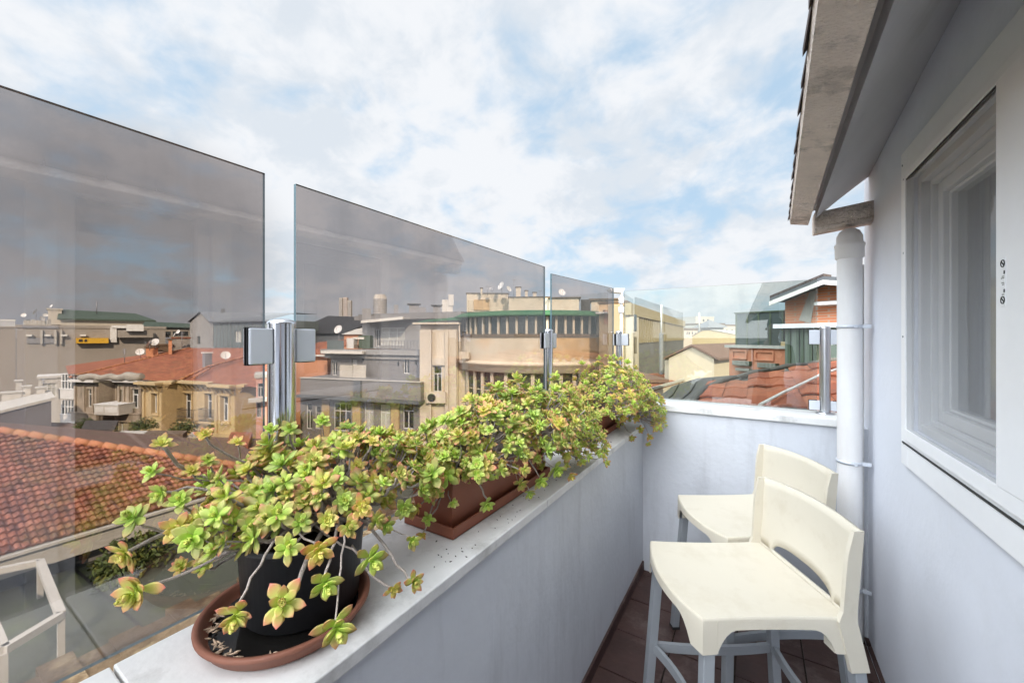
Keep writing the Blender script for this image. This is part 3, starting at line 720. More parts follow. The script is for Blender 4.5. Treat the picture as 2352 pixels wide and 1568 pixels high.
def plant(root, spots, roots, seed, stem_r=.0021, nobj=100, stem_share=1.0, keep=None):
    """spots: (pos, axis, radius, prio) ; first nobj are single parts, the rest one mesh"""
    rr = random.Random(seed)
    spots = sorted(spots, key=lambda s: -s[3]); rest = MB(); ra = {'lay': [], 'tip': [], 'rv': [], 'hv': []}; st = MB()
    for i, (p, ax, r_, pr) in enumerate(spots):
        ax = Vector(ax).normalized(); M4 = Matrix.Translation(p) @ aim(ax, rr.uniform(0, 6.28)) @ Matrix.Diagonal((r_, r_, r_, 1))
        if i < nobj:
            o = bpy.data.objects.new('rosette', rr.choice(VAR)); COL.objects.link(o); o.parent = root; o.matrix_local = M4
        else:
            vs, fs, A = rr.choice(LOW); rest.raw([M4 @ Vector(v) for v in vs], fs, 0, True)
            for k_ in ra: ra[k_] += A[k_]
        if rr.random() < stem_share:
            p0 = min(roots, key=lambda q: (q-p).length+rr.uniform(0, .12)); d = (p-p0).length
            side = Vector((rr.uniform(-1, 1), rr.uniform(-1, 1), rr.uniform(-.5, .5)))*d*.22
            end = p-ax*r_*.05
            out = Vector((p.x-p0.x, p.y-p0.y, 0))
            pts = bez(p0, p0+Vector((0, 0, .05+.2*d))+out*.25+side, end-ax*(.03+.25*d)+side*.6+Vector((0, 0, -.02)), end, 12)
            for k_ in range(1, 12): pts[k_] += Vector((rr.uniform(-1, 1), rr.uniform(-1, 1), rr.uniform(-1, 1)))*.0035
            if keep: pts = [keep(q) for q in pts]
            r0 = stem_r*rr.choice([.8, 1.0, 1.2, 1.4, 1.9]); st.tube(pts, [r0*(1.25-.5*k_/12) for k_ in range(13)], 6)
    st.build('stems', M['stem'], root)
    if rest.v:
        rest.c = ra; o = rest.build('rosettes', M['leaf'], root); o['kind'] = 'stuff'
# ------------------------------------------------------------------ plant in the black pot
PC = Vector((-.850, .497, SZ))
p1 = thing('potted_succulent', 'sprawling succulent in the round black pot, nearest the camera', 'potted plant', 'potted succulents along the parapet')
mb = MB(); mb.lathe(PC, [(.001, .019), (.108, .0185), (.113, .024), (.124, .175), (.130, .176), (.132, .190), (.129, .193), (.123, .190), (.119, .165), (.001, .164)], 56); pot = mb.build('pot', M['black'], p1)
mb = MB(); mb.lathe(PC, [(.001, .172), (.06, .175), (.1165, .168)], 32); mb.build('soil', M['soil'], p1)
CAMP = Vector((0, 0, EYE))
hero = [(285, 1272, 46, .665, -.6, -.5), (322, 1352, 56, .645, -.5, -.3), (312, 1190, 42, .69, -.5, .2), (372, 1018, 27, .70, 0, .6), (352, 1085, 28, .70, -.5, .3), (372, 1130, 34, .70, -.5, -.3),
 (415, 1150, 32, .71, -.2, .2), (405, 1215, 44, .69, -.3, -.2), (450, 1230, 48, .665, -.3, -.2), (470, 1000, 22, .74, 0, .5), (520, 1165, 40, .73, 0, .3), (505, 1118, 30, .75, 0, .5), (575, 1212, 36, .71, 0, .2),
 (640, 1185, 44, .71, 0, .3), (700, 1148, 40, .76, .1, .4), (722, 1060, 40, .83, .1, .4), (665, 990, 28, .90, 0, .6), (740, 970, 24, .95, 0, .7), (770, 1100, 36, .81, .2, .4), (790, 1150, 32, .78, .2, .3),
 (830, 1165, 34, .79, .2, .1), (848, 1280, 46, .75, .4, -.5), (733, 1258, 44, .69, .1, -.4), (660, 1258, 40, .67, .1, .1), (648, 1385, 58, .60, 0, .0), (745, 1335, 46, .635, .2, -.5), (545, 1405, 48, .595, -.2, -.6),
 (770, 1432, 54, .595, .2, -.6), (903, 1352, 26, .79, .3, -.4), (950, 1335, 30, .80, .5, -.3), (945, 1240, 26, .88, .4, -.4), (885, 1205, 26, .86, .3, -.3), (928, 1165, 30, .92, .3, -.3), (470, 1300, 30, .74, -.3, .1),
 (420, 1300, 28, .73, -.4, .1), (560, 1135, 28, .79, 0, .5), (610, 1120, 30, .80, 0, .5), (590, 1040, 24, .86, 0, .6), (650, 1050, 26, .88, 0, .6), (545, 1015, 22, .84, -.2, .6), (610, 985, 22, .92, 0, .6), (480, 1060, 24, .78, -.2, .5), (440, 1080, 26, .76, -.2, .5),
 (800, 1010, 26, .98, .1, .5), (845, 1030, 26, 1.0, .1, .4), (870, 1075, 30, .97, .2, .3), (820, 1070, 28, .92, .1, .4), (900, 1110, 28, .97, .3, .1), (860, 1130, 30, .9, .2, .2), (690, 1200, 34, .72, .1, .2), (750, 1195, 34, .74, .2, .1), (800, 1210, 34, .76, .3, 0), (540, 1190, 34, .72, -.1, .2)]
spots = []
def keepx(q):
    q = q.copy(); q.x = max(q.x, -.982)
    if q.z < SZ+.012 and q.x < XI+.01: q.z = SZ+.012
    return q
for (x, y, rp, d, lx, lz) in hero:
    p = PX(x, y, d); ax = (CAMP-p).normalized()*.8+Vector((CT, ST, 0))*lx+Vector((0, 0, 1))*lz
    r_ = rp*d/F0*1.0; p.x = max(p.x, -.955)
    spots.append((p, ax, r_, 10+rp))
rr = random.Random(21); c0 = PC+Vector((.01, .06, .235))
while len(spots) < 250:
    th = rr.uniform(0, 2*math.pi); ph = rr.uniform(-.25, 1)
    s_ = math.sqrt(max(0, 1-max(ph, 0)**2)); k_ = rr.uniform(.55, 1.0)
    p = c0+Vector((.17*s_*math.cos(th), .30*s_*math.sin(th), .15*ph))*k_
    if p.x < -.955: p.x = rr.uniform(-.955, -.93)
    if p.z < SZ+.15: continue
    ax = Vector((math.cos(th)*s_, math.sin(th)*s_, .8+ph*.4))+Vector((rr.uniform(-.5, .7), rr.uniform(-.9, .1), 0))
    spots.append((p, ax, rr.uniform(.022, .042), rr.uniform(0, 3)+k_))
plant(p1, spots, [PC+Vector((rr.uniform(-.06, .06), rr.uniform(-.06, .06), .165)) for _ in range(9)], 5, .0023, 100, 1.0, keepx)
# ------------------------------------------------------------------ troughs
def trough(root, x0, x1, y0, y1, h, tray=True):
    zb = SZ+.002
    if tray:
        mb = MB()
        for (e, za, zt) in ((.004, 0, .006), ):
            mb.box(x0-.012, x1+.012, y0-.012, y1+.012, zb, zb+.006)
        for (a, b, c, d) in ((x0-.012, x1+.012, y0-.012, y0-.006), (x0-.012, x1+.012, y1+.006, y1+.012), (x0-.012, x0-.006, y0-.006, y1+.006), (x1+.006, x1+.012, y0-.006, y1+.006)):
            mb.box(a, b, c, d, zb+.0005, zb+.034)
        mb.build('tray', M['terra'], root, bevel=.002)
    mb = MB(); b = [(x0+.012, y0+.012), (x1-.012, y0+.012), (x1-.012, y1-.012), (x0+.012, y1-.012)]
    def rg(e, z): return [Vector((x0-e, y0-e, z)), Vector((x1+e, y0-e, z)), Vector((x1+e, y1+e, z)), Vector((x0-e, y1+e, z))]
    rs = [rg(-.016, zb+.010), rg(-.004, zb+h-.025), rg(.003, zb+h-.024), rg(.004, zb+h), rg(-.006, zb+h), rg(-.010, zb+h-.03)]
    mb.q(list(reversed(rs[0])))
    for i in range(len(rs)-1):
        for k_ in range(4): mb.q([rs[i][k_], rs[i][(k_+1) % 4], rs[i+1][(k_+1) % 4], rs[i+1][k_]])
    mb.build('planter', M['terra'], root, bevel=.002)
    mb = MB(); mb.q(rg(-.010, zb+h-.028)); mb.build('soil', M['soil'], root)
def canopy(cn, rad, num, seed, rs, hang=None, roots=None, skip=None):
    rr = random.Random(seed); out = []
    while len(out) < num:
        th = rr.uniform(0, 2*math.pi); ph = rr.uniform(-.35, 1); s_ = math.sqrt(max(0, 1-max(ph, 0)**2)) if ph > 0 else 1-.2*ph*ph
        bump = 1+.10*math.sin(3*th+seed)+.07*math.sin(7*th*1.3+ph*5)
        k_ = rr.uniform(.62, 1.06)*bump
        p = cn+Vector((rad[0]*s_*math.cos(th)*k_, rad[1]*s_*math.sin(th)*k_, rad[2]*ph*k_))
        if p.x < -.955: p.x = rr.uniform(-.955, -.90)
        if p.z < SZ+.03 and p.x < XI+.03: continue
        if skip and skip(p, rr): continue
        ax = Vector((math.cos(th)*s_+.15, math.sin(th)*s_*.8-.25, ph*1.1+.35))+Vector((rr.uniform(-.4, .4), rr.uniform(-.4, .4), rr.uniform(-.3, .3)))
        vis = p.x*.5-p.y+p.z*1.2+k_*1.5
        out.append((p, ax, rr.uniform(*rs)*(1 if k_ > .8 else .85), vis))
    if hang: out += hang
    return out
def hangs(lst, seed):
    rr = random.Random(seed); o = []
    for (x, y, rp, d, lx, lz) in lst:
        p = PX(x, y, d); ax = (CAMP-p).normalized()*.7+Vector((CT, ST, 0))*lx+Vector((0, 0, 1))*lz
        o.append((p, ax, rp*d/F0, 50))
    return o
p2 = thing('potted_succulent', 'wide succulent spilling over the longer terracotta trough in the middle of the parapet', 'potted plant', 'potted succulents along the parapet')
trough(p2, -.945, -.765, .90, 1.52, .165)
h2 = hangs([(1015, 1085, 22, 1.12, -.2, .2), (985, 1190, 20, 1.1, -.2, -.2), (1008, 1130, 20, 1.1, -.1, 0), (1040, 1155, 17, 1.12, .1, -.2), (1118, 1155, 25, 1.22, .2, -.6), (1135, 1085, 20, 1.28, .2, -.5), (1085, 1040, 20, 1.2, .1, .2), (1045, 1045, 22, 1.18, 0, .3),
 (1195, 1110, 24, 1.35, .3, -.5), (1240, 1100, 24, 1.4, .3, -.5), (1215, 1130, 18, 1.36, .2, -.7), (1275, 1075, 26, 1.45, .4, -.5), (1310, 1090, 16, 1.5, .3, -.6), (1300, 1045, 20, 1.55, .4, -.3), (1325, 1020, 20, 1.65, .4, -.2), (1165, 1010, 22, 1.35, .1, .3),
 (1100, 985, 20, 1.4, .1, .5), (1260, 1020, 22, 1.5, .3, .0), (1230, 1050, 20, 1.42, .3, -.2), (1200, 1035, 20, 1.4, .2, 0), (1290, 990, 18, 1.6, .3, .2), (970, 1225, 14, 1.08, -.2, -.4), (1340, 985, 16, 1.75, .4, 0), (1180, 1075, 18, 1.35, .2, -.3)], 1)
def skipA(p, rr):
    # keep part of the trough's near side free
    return p.z < SZ+.19 and p.x > -.78 and p.y < 1.42
sp2 = canopy(Vector((-.78, 1.30, 1.215)), (.22, .48, .215), 660, 31, (.023, .044), h2, skip=skipA)+canopy(Vector((-.695, 1.66, 1.12)), (.14, .22, .17), 170, 71, (.022, .033), None)+canopy(Vector((-.86, .93, 1.21)), (.10, .16, .12), 110, 75, (.022, .032), None)
plant(p2, sp2, [Vector((rr.uniform(-.92, -.79), rr.uniform(.95, 1.48), SZ+.13)) for _ in range(26)], 8, .0018, 100, .55, keepx)
p3 = thing('potted_succulent', 'farthest bushy succulent, hanging over the coping beside the end parapet', 'potted plant', 'potted succulents along the parapet')
trough(p3, -.955, -.775, 2.14, 2.62, .165)
h3 = hangs([(1490, 1000, 13, 2.5, .4, -.5), (1500, 970, 13, 2.5, .4, -.3), (1470, 985, 13, 2.45, .3, -.4), (1515, 945, 13, 2.6, .4, 0), (1450, 1005, 12, 2.4, .3, -.5), (1488, 1018, 10, 2.5, .3, -.7), (1460, 960, 13, 2.4, .3, -.1), (1520, 920, 13, 2.6, .4, .2), (1358, 958, 13, 2.2, 0, -.3), (1340, 930, 13, 2.2, 0, 0), (1430, 960, 13, 2.35, .2, -.2), (1505, 985, 12, 2.5, .4, -.5), (1478, 940, 13, 2.5, .3, 0)], 2)
def skipC(p, rr): return (p.z < SZ+.17 and p.x > -.80 and p.y < 2.40) or (p.x > -.47)
sp3 = canopy(Vector((-.77, 2.40, 1.20)), (.26, .44, .25), 760, 47, (.019, .036), h3, skip=skipC)+canopy(Vector((-.60, 2.50, 1.12)), (.14, .24, .20), 260, 73, (.019, .028), None, skip=skipC)
plant(p3, sp3, [Vector((rr.uniform(-.92, -.80), rr.uniform(2.2, 2.58), SZ+.13)) for _ in range(26)], 9, .0016, 100, .45, keepx)
# ================================================================== CITY
_mat = mat
def mat(name, col, *a, **k): return _mat(name, tuple(c*.78 for c in col), *a, **k)
GZ = -17.0
class Fr:
    """vertical facade plane through two plan points, left and right as seen from the balcony"""
    def __init__(s, A, B):
        s.A = Vector((A[0], A[1])); s.B = Vector((B[0], B[1])); d = s.B-s.A; s.L = d.length; s.S = d.normalized(); s.n = Vector((s.S.y, -s.S.x))
    def P(s, a, z, o=0.0):
        p = s.A+s.S*a+s.n*o; return Vector((p.x, p.y, z))
    def pix(s, x, y, o=0.0):
        r = RAY(x, y); A = s.A+s.n*o; t_ = (A.x*s.n.x+A.y*s.n.y)/(r.x*s.n.x+r.y*s.n.y)
        p = r*t_; q = Vector((p.x, p.y))-s.A; return q.dot(s.S), EYE+p.z
    def rect(s, x0, y0, x1, y1, o=0.0):
        xm, ym = (x0+x1)/2, (y0+y1)/2
        return s.pix(x0, ym, o)[0], s.pix(x1, ym, o)[0], s.pix(xm, y1, o)[1], s.pix(xm, y0, o)[1]
    def box(s, mb, a0, a1, z0, z1, o0, o1, mi=0):
        mb.obox(s.P(a0, z0, o0), s.P(a1, z0, o0)-s.P(a0, z0, o0), s.P(a0, z0, o1)-s.P(a0, z0, o0), Vector((0, 0, z1-z0)), mi)
def wallgrid(mb, fr, a0, a1, z0, z1, rects, rev=.22):
    A = sorted({a0, a1, *[r[0] for r in rects], *[r[1] for r in rects]}); Z = sorted({z0, z1, *[r[2] for r in rects], *[r[3] for r in rects]})
    A = [a for a in A if a0-1e-6 <= a <= a1+1e-6]; Z = [z for z in Z if z0-1e-6 <= z <= z1+1e-6]
    for i in range(len(A)-1):
        for j in range(len(Z)-1):
            ac, zc = (A[i]+A[i+1])/2, (Z[j]+Z[j+1])/2
            if any(r[0] < ac < r[1] and r[2] < zc < r[3] for r in rects): continue
            mb.q([fr.P(A[i], Z[j]), fr.P(A[i+1], Z[j]), fr.P(A[i+1], Z[j+1]), fr.P(A[i], Z[j+1])])
    for (b0, b1, c0, c1) in rects:
        c0 = max(c0, z0); c1 = min(c1, z1)
        for p, q_ in (((b0, c0), (b1, c0)), ((b1, c0), (b1, c1)), ((b1, c1), (b0, c1)), ((b0, c1), (b0, c0))):
            mb.q([fr.P(p[0], p[1]), fr.P(q_[0], q_[1]), fr.P(q_[0], q_[1], -rev), fr.P(p[0], p[1], -rev)])
def window_(fr, r, root, style='casement', frm='wf', gl='winglass', rev=.22, name='window'):
    a0, a1, z0, z1 = r; w_, h_ = a1-a0, z1-z0; fw = min(.09, w_*.12); mb = MB(); o0, o1 = -rev+.02, -rev+.09
    if style != 'bare':
        fr.box(mb, a0, a0+fw, z0, z1, o0, o1); fr.box(mb, a1-fw, a1, z0, z1, o0, o1)
        fr.box(mb, a0+fw, a1-fw, z0, z0+fw, o0, o1); fr.box(mb, a0+fw, a1-fw, z1-fw, z1, o0, o1)
        if style in ('casement', 'tall'):
            zt = z0+h_*.70; fr.box(mb, a0+fw, a1-fw, zt-fw*.5, zt+fw*.5, o0, o1+.01)
            am = (a0+a1)/2; fr.box(mb, am-fw*.45, am+fw*.45, z0+fw, zt-fw*.5, o0, o1)
        if style == 'grid3':
            for k in (1, 2): am = a0+w_*k/3; fr.box(mb, am-fw*.4, am+fw*.4, z0+fw, z1-fw, o0, o1)
            zt = z0+h_*.72; fr.box(mb, a0+fw, a1-fw, zt-fw*.5, zt+fw*.5, o0, o1+.01)
        if style == 'two': am = (a0+a1)/2; fr.box(mb, am-fw*.45, am+fw*.45, z0+fw, z1-fw, o0, o1)
        o = mb.build(name, M[frm], root)
    pb = MB(); pb.q([fr.P(a0, z0, -rev+.03), fr.P(a1, z0, -rev+.03), fr.P(a1, z1, -rev+.03), fr.P(a0, z1, -rev+.03)])
    if style == 'bare': pb.build(name, M[gl], root)
    else: pb.build('pane', M[gl], o)
def body(mb, fr, z0, z1, depth, rects=(), a0=0, a1=None, rev=.22, top=True):
    a1 = fr.L if a1 is None else a1
    wallgrid(mb, fr, a0, a1, z0, z1, list(rects), rev)
    D = -depth
    mb.q([fr.P(a0, z0, 0), fr.P(a0, z1, 0), fr.P(a0, z1, D), fr.P(a0, z0, D)]); mb.q([fr.P(a1, z0, 0), fr.P(a1, z0, D), fr.P(a1, z1, D), fr.P(a1, z1, 0)])
    mb.q([fr.P(a0, z0, D), fr.P(a0, z1, D), fr.P(a1, z1, D), fr.P(a1, z0, D)])
    if top: mb.q([fr.P(a0, z1, 0), fr.P(a1, z1, 0), fr.P(a1, z1, D), fr.P(a0, z1, D)])
def rd(x0, d, x1): return d*math.sqrt(1+((x0-CX)/F0)**2)/math.sqrt(1+((x1-CX)/F0)**2)
def simple(name, label, cat, xa, da, xb, db, ytop, depth, m, rects=(), style='casement', group=None, zb=GZ, roof=None, rm=None, gl='winglass', frm='wf', lip=.25, ybot=None):
    """block building; ytop measured at its left corner; rects in picture px"""
    if db is None: db = rd(xa, da, xb)
    t = thing(name, label, cat, group); fr = Fr(XY(xa, da), XY(xb, db)); zt = ZP(ytop, da)
    if ybot is not None: zb = ZP(ybot, da)
    rs = [fr.rect(*r[:4]) for r in rects]; mb = MB(); body(mb, fr, zb, zt, depth, rs); mb.build('wall', M[m], t)
    for r, px in zip(rs, rects): window_(fr, r, t, px[4] if len(px) > 4 else style, frm, px[5] if len(px) > 5 else gl)
    if lip:
        mb = MB(); fr.box(mb, -.12, fr.L+.12, zt+.003, zt+lip, -depth-.1, .15); mb.build('roof' if not rm else 'roof', M[rm or m], t)
    return t, fr, zt
def dish(x, y, d, r, az, label, mast=.5, el=25, m='dishm'):
    """satellite dish: bowl, arm, mast"""
    p = PX(x, y, d); t = thing('satellite_dish', label, 'satellite dish', 'satellite dishes on the roofs', p)
    mb = MB(); prof = [(r*k/8, .25*r*(k/8)**2) for k in range(9)]; prof[0] = (.001, 0)
    mb.lathe((0, 0, 0), prof, 20); mb.lathe((0, 0, -.02), list(reversed(prof)), 20)
    ax = Vector((math.sin(R(az))*math.cos(R(el)), -math.cos(R(az))*math.cos(R(el)), math.sin(R(el))))
    Q = ax.to_track_quat('Z', 'Y').to_matrix()
    mb.v = [tuple(Q @ Vector(v)) for v in mb.v]; mb.build('bowl', M[m], t)
    mb = MB(); mb.tube([ax*0.02-Q.col[1]*r*.9, ax*r*.75], r*.035, 5); mb.tube([ax*r*.72, ax*r*.85], r*.09, 6); mb.build('arm', M['metal'], t)
    mb = MB(); mb.tube([Vector((0, 0, -.05*r))-ax*.06*r, Vector((0, 0, -mast))-ax*.1*r], r*.07, 5); mb.build('mast', M['metal'], t)
M['wf'] = mat('white_window_frame', (.78, .78, .75), .6, .08, 3)
M['metal'] = mat('grey_metal', (.30, .30, .31), .5, .1, 4, metal=.4)
M['dishm'] = mat('dish_enamel', (.70, .69, .66), .5, .12, 4)
M['bigwall'] = mat('taupe_render', (.36, .325, .28), .9, .06, .25, stain=(.30, .27, .24), sscale=.12, samt=.6, streak=True)
M['lightwall'] = mat('beige_render', (.56, .52, .44), .9, .08, .4)
M['greenroof'] = mat('dark_green_metal', (.055, .085, .06), .6, .15, 1)
M['stone'] = mat('old_stone', (.33, .31, .28), .95, .3, 1.2, .5, 4, stain=(.20, .18, .16), sscale=1.1, samt=.6)
M['darkmetal'] = mat('slate_cladding', (.13, .14, .15), .55, .1, 1)
M['glasswall'] = mat('grey_green_glazing', (.15, .18, .18), .2, .15, .5)
M['yelwall'] = mat('ochre_stone', (.56, .42, .22), .9, .14, 1.3, .3, 5, stain=(.38, .31, .21), sscale=.7, samt=.55, streak=True)
M['ochre_shade'] = mat('ochre_cornice_shade', (.22, .16, .09), .9, .3, 2)  # shade beneath the ochre cornice, put into the colour
M['ruin'] = mat('sooty_stone', (.42, .35, .27), .95, .25, 1.2, .4, 5, stain=(.09, .075, .06), sscale=.9, samt=.9, streak=True)
M['dkwood'] = mat('blackened_timber', (.06, .05, .045), .9, .3, 3)
M['tarp'] = mat('grey_tarpaulin', (.36, .33, .28), .9, .25, 2, .8, 6)
M['white2'] = mat('old_white_paint', (.66, .64, .60), .8, .12, 1.5, stain=(.40, .38, .34), sscale=1.5, samt=.4)
M['iron'] = mat('wrought_iron', (.03, .03, .032), .6)
M['pinkwall'] = mat('salmon_render', (.62, .34, .26), .9, .1, 1)
M['orange'] = mat('orange_render', (.66, .31, .17), .9, .1, .8)
M['greywall'] = mat('grey_panels', (.235, .225, .215), .8, .06, .8)
M['greywall2'] = mat('pale_grey_panels', (.33, .325, .31), .8, .06, .8)
M['awnw'] = mat('cream_awning', (.72, .69, .62), .7, .06, 2)
M['creamwall'] = mat('cream_render', (.70, .61, .47), .9, .10, .5, .2, 4, stain=(.56, .38, .22), sscale=.45, samt=.55)
M['patch'] = mat('peeling_ochre', (.62, .43, .24), .95, .25, .9, .3, 3, stain=(.46, .38, .28), sscale=.8, samt=.9)
M['creampale'] = mat('pale_cream_render', (.64, .56, .44), .9, .08, .6, stain=(.50, .42, .31), sscale=.8, samt=.4)
M['greensheet'] = mat('green_sheet', (.035, .13, .05), .65, .15, 2)
M['brown'] = mat('rusty_trim', (.16, .11, .07), .9, .4, 3)
M['fin'] = mat('beige_cladding', (.38, .31, .18), .8, .06, .5)
M['corr'] = mat('corrugated_grey_and_shadow', (.20, .195, .185), .7, .1, .5)  # also paints the shadow low on the finned building
M['shed'] = mat('purple_grey_render', (.15, .135, .14), .9, .1, 1)
M['whwall'] = mat('warm_white_render', (.66, .56, .42), .9, .04, .5)
M['yel2'] = mat('pale_yellow_render', (.62, .47, .25), .9, .05, .4)
M['tera'] = mat('terracotta_render', (.62, .26, .15), .9, .12, 1.0, stain=(.44, .30, .22), sscale=1.2, samt=.4)
M['felt'] = mat('bitumen_felt', (.15, .14, .125), .9, .25, 2.5, .5, 12, stain=(.09, .10, .05), sscale=1.8, samt=.5)
M['terr'] = mat('algae_concrete', (.075, .085, .062), .6, .2, .7, stain=(.07, .09, .035), sscale=.8, samt=.7)
M['conc'] = mat('pale_concrete', (.52, .50, .45), .9, .12, 2, stain=(.34, .32, .28), sscale=2, samt=.4)
M['brownroof'] = mat('brown_sheet_roof', (.20, .12, .09), .85, .18, .8, stain=(.12, .10, .05), sscale=.6, samt=.5)
M['yellow'] = mat('yellow_box', (.72, .42, .03), .6, .08, 2)
M['encl'] = mat('dark_green_glazing', (.075, .10, .095), .5, .2, 1)
M['planter'] = mat('green_slats', (.08, .11, .07), .7, .2, 3)
M['far1'] = mat('far_beige', (.50, .46, .40), .9, .08, .02); M['far2'] = mat('far_pink', (.60, .50, .42), .9, .1, .1)
M['redroof'] = roof_mat('red_clay_roof', (.17, .052, .024), (.34, .115, .05), R(20), .25, dark=(.13, .06, .035))
M['tile'] = attr_mat('clay_tiles', (.11, .042, .03), (.31, .125, .08), c2=(.13, .095, .02), nscale=.45, namt=.7, c3=(.21, .075, .045))
M['tile2'] = attr_mat('orange_clay_tiles', (.28, .08, .04), (.46, .17, .09), c2=(.20, .10, .07), nscale=3.0, namt=.7, c3=(.38, .12, .06))
M['ridge'] = attr_mat('ridge_tiles', (.30, .12, .065), (.44, .19, .10), c2=(.22, .15, .05), nscale=2.0, namt=.5)
M['foliage'] = mat('foliage', (.07, .10, .02), .8, .4, 3, stain=(.20, .17, .02), sscale=2, samt=.8)
# brick with mortar
def brick_mat():
    m = bpy.data.materials.new('orange_brick'); t = nt(m); N = t.nodes; L = t.links
    out = N.new('ShaderNodeOutputMaterial'); p = N.new('ShaderNodeBsdfPrincipled'); L.new(p.outputs[0], out.inputs[0]); p.inputs['Roughness'].default_value = .85
    g = N.new('ShaderNodeNewGeometry'); sp = N.new('ShaderNodeSeparateXYZ'); L.new(g.outputs['Position'], sp.inputs[0])
    cb = N.new('ShaderNodeCombineXYZ'); ad = N.new('ShaderNodeMath'); ad.operation = 'ADD'; L.new(sp.outputs[0], ad.inputs[0]); L.new(sp.outputs[1], ad.inputs[1]); L.new(ad.outputs[0], cb.inputs[0]); L.new(sp.outputs[2], cb.inputs[1])
    b = N.new('ShaderNodeTexBrick'); b.inputs['Scale'].default_value = 1; b.inputs['Brick Width'].default_value = .24; b.inputs['Row Height'].default_value = .085; b.inputs['Mortar Size'].default_value = .012
    b.inputs['Color1'].default_value = (.60, .24, .11, 1); b.inputs['Color2'].default_value = (.46, .16, .07, 1); b.inputs['Mortar'].default_value = (.42, .30, .22, 1); L.new(cb.outputs[0], b.inputs['Vector']); L.new(b.outputs['Color'], p.inputs['Base Color'])
    return m
M['brick'] = brick_mat()

# ------------------------------------------------------------------ ground and streets
mb = MB(); s_ = 6000; mb.q([(-s_, -s_, GZ), (s_, -s_, GZ), (s_, s_, GZ), (-s_, s_, GZ)])
M['ground'] = mat('ground', (.12, .115, .105), .95, .3, .05)
tag(mb.build('ground', M['ground']), kind='structure')
mb = MB(); mb.box(-1.0, 5.2, -6, 2.95, GZ, -.26)
tag(mb.build('building_base', M['greywall2']), 'grey lower storeys carrying the balcony and the white house', 'building')

# ------------------------------------------------------------------ tiled roof helper
def tile_field(name, parent, P0, U, V, inside, nu, nv, pu, pv, material, seed=1, arch=.035, step=.03, seg=4, thin=True):
    """rows of half round tiles on a plane; P0 eave origin, U along the eave, V up the slope"""
    U = Vector(U).normalized(); V = Vector(V).normalized(); Nn = U.cross(V)
    if Nn.z < 0: Nn = -Nn
    rr = random.Random(seed); mb = MB(); att = []
    for j in range(nv):
        for i in range(nu):
            c = P0+U*(i+.5)*pu+V*(j+.5)*pv
            if not inside(c): continue
            rv = rr.random(); jit = rr.uniform(-.007, .009); b0 = len(mb.v); vs = []
            for k in range(seg+1):
                f = k/seg; prof = arch*math.sin(math.pi*min(1, f/.72)) if f < .72 else -arch*.35*math.sin(math.pi*(f-.72)/.28)
                q0 = P0+U*((i+f)*pu)+V*(j*pv-.012)+Nn*(prof+step+jit); q1 = P0+U*((i+f)*pu)+V*((j+1)*pv)+Nn*(prof+jit)
                qd = P0+U*((i+f)*pu)+V*(j*pv-.010)+Nn*(prof+jit-.004)
                vs += [qd, q0, q1]
            fs = []
            for k in range(seg): a = k*3; fs += [(a, a+3, a+4, a+1), (a+1, a+4, a+5, a+2)]
            mb.raw(vs, fs, 0, False); att += [rv]*len(vs)
    mb.c = {'rnd': att}
    return mb.build(name, material, parent)
def ridge_run(parent, A, B, r, ln, seed=1, name='ridge'):
    rr = random.Random(seed); A = Vector(A); B = Vector(B); D = B-A; n = max(1, int(D.length/ln)); mb = MB(); att = []
    for i in range(n):
        a = A+D*i/n; b = A+D*(i+1.12)/n; v0 = len(mb.v); o = Vector((0, 0, rr.uniform(0, .01)))
        mb.tube([a+o-Vector((0, 0, r*.2)), b+o-Vector((0, 0, r*.35))], [r*1.12, r*.92], 10); att += [rr.random()]*(len(mb.v)-v0)
    mb.c = {'rnd': att}; return mb.build(name, M['ridge'], parent)
# ------------------------------------------------------------------ near tiled house below, left
q = 5.5; EX, EZ2 = -2.94*q, EYE-q; TA = math.tan(R(20))
nh = thing('tiled_house', 'nearby low house with mossy red clay tile roof and pale gutter, below the balcony', 'house')
def onplane(x, y):
    r = RAY(x, y); t_ = (EYE-EZ2-TA*EX)/(-r.z-TA*r.x) if abs(r.z+TA*r.x) > 1e-9 else 30
    # EYE + r.z t = EZ2 + TA*(EX - r.x t)
    t_ = (EZ2+TA*EX-EYE)/(r.z+TA*r.x); return Vector((r.x*t_, r.y*t_, EYE+r.z*t_))
h0, h1 = onplane(0, 992), onplane(575, 1075)
hd = Vector((h1.x-h0.x, h1.y-h0.y)); hn = Vector((-hd.y, hd.x)).normalized()
e_sign = 1 if (Vector((EX, 0))-Vector((h0.x, h0.y))).dot(hn) > 0 else -1
def inside_near(c): return (Vector((c.x, c.y))-Vector((h0.x, h0.y))).dot(hn)*e_sign > 0
cs = 1/math.sqrt(1+TA*TA)
P0 = Vector((EX, -6.0, EZ2))
tile_field('roof_tiles', nh, P0, (0, 1, 0), (-cs, 0, TA*cs), inside_near, 165, 75, .16, .27, M['tile'], 4, .036, .065, 4)
hA = h0-(h1-h0)*.6
ridge_run(nh, hA+Vector((0, 0, .08)), hA+(h1-hA)*((EX-hA.x)/(h1.x-hA.x))+Vector((0, 0, .08)), .13, .42, 6)
mb = MB(); fl = h1+(h1-h0)*.25
k_ = (EX-hA.x)/(h1.x-hA.x); hx = hA+(h1-hA)*k_
mb.raw([(EX-.05, -6, EZ2-.02), (EX-.05, hx.y, EZ2-.02), tuple(hA-Vector((0, 0, .06))), (hA.x, -6, hA.z-.06), (hA.x-4, hx.y+4, EZ2-1.5)], [(0, 1, 2, 3), (1, 4, 2)])
mb.build('roof', M['brownroof'], nh)
yend = hx.y+.1
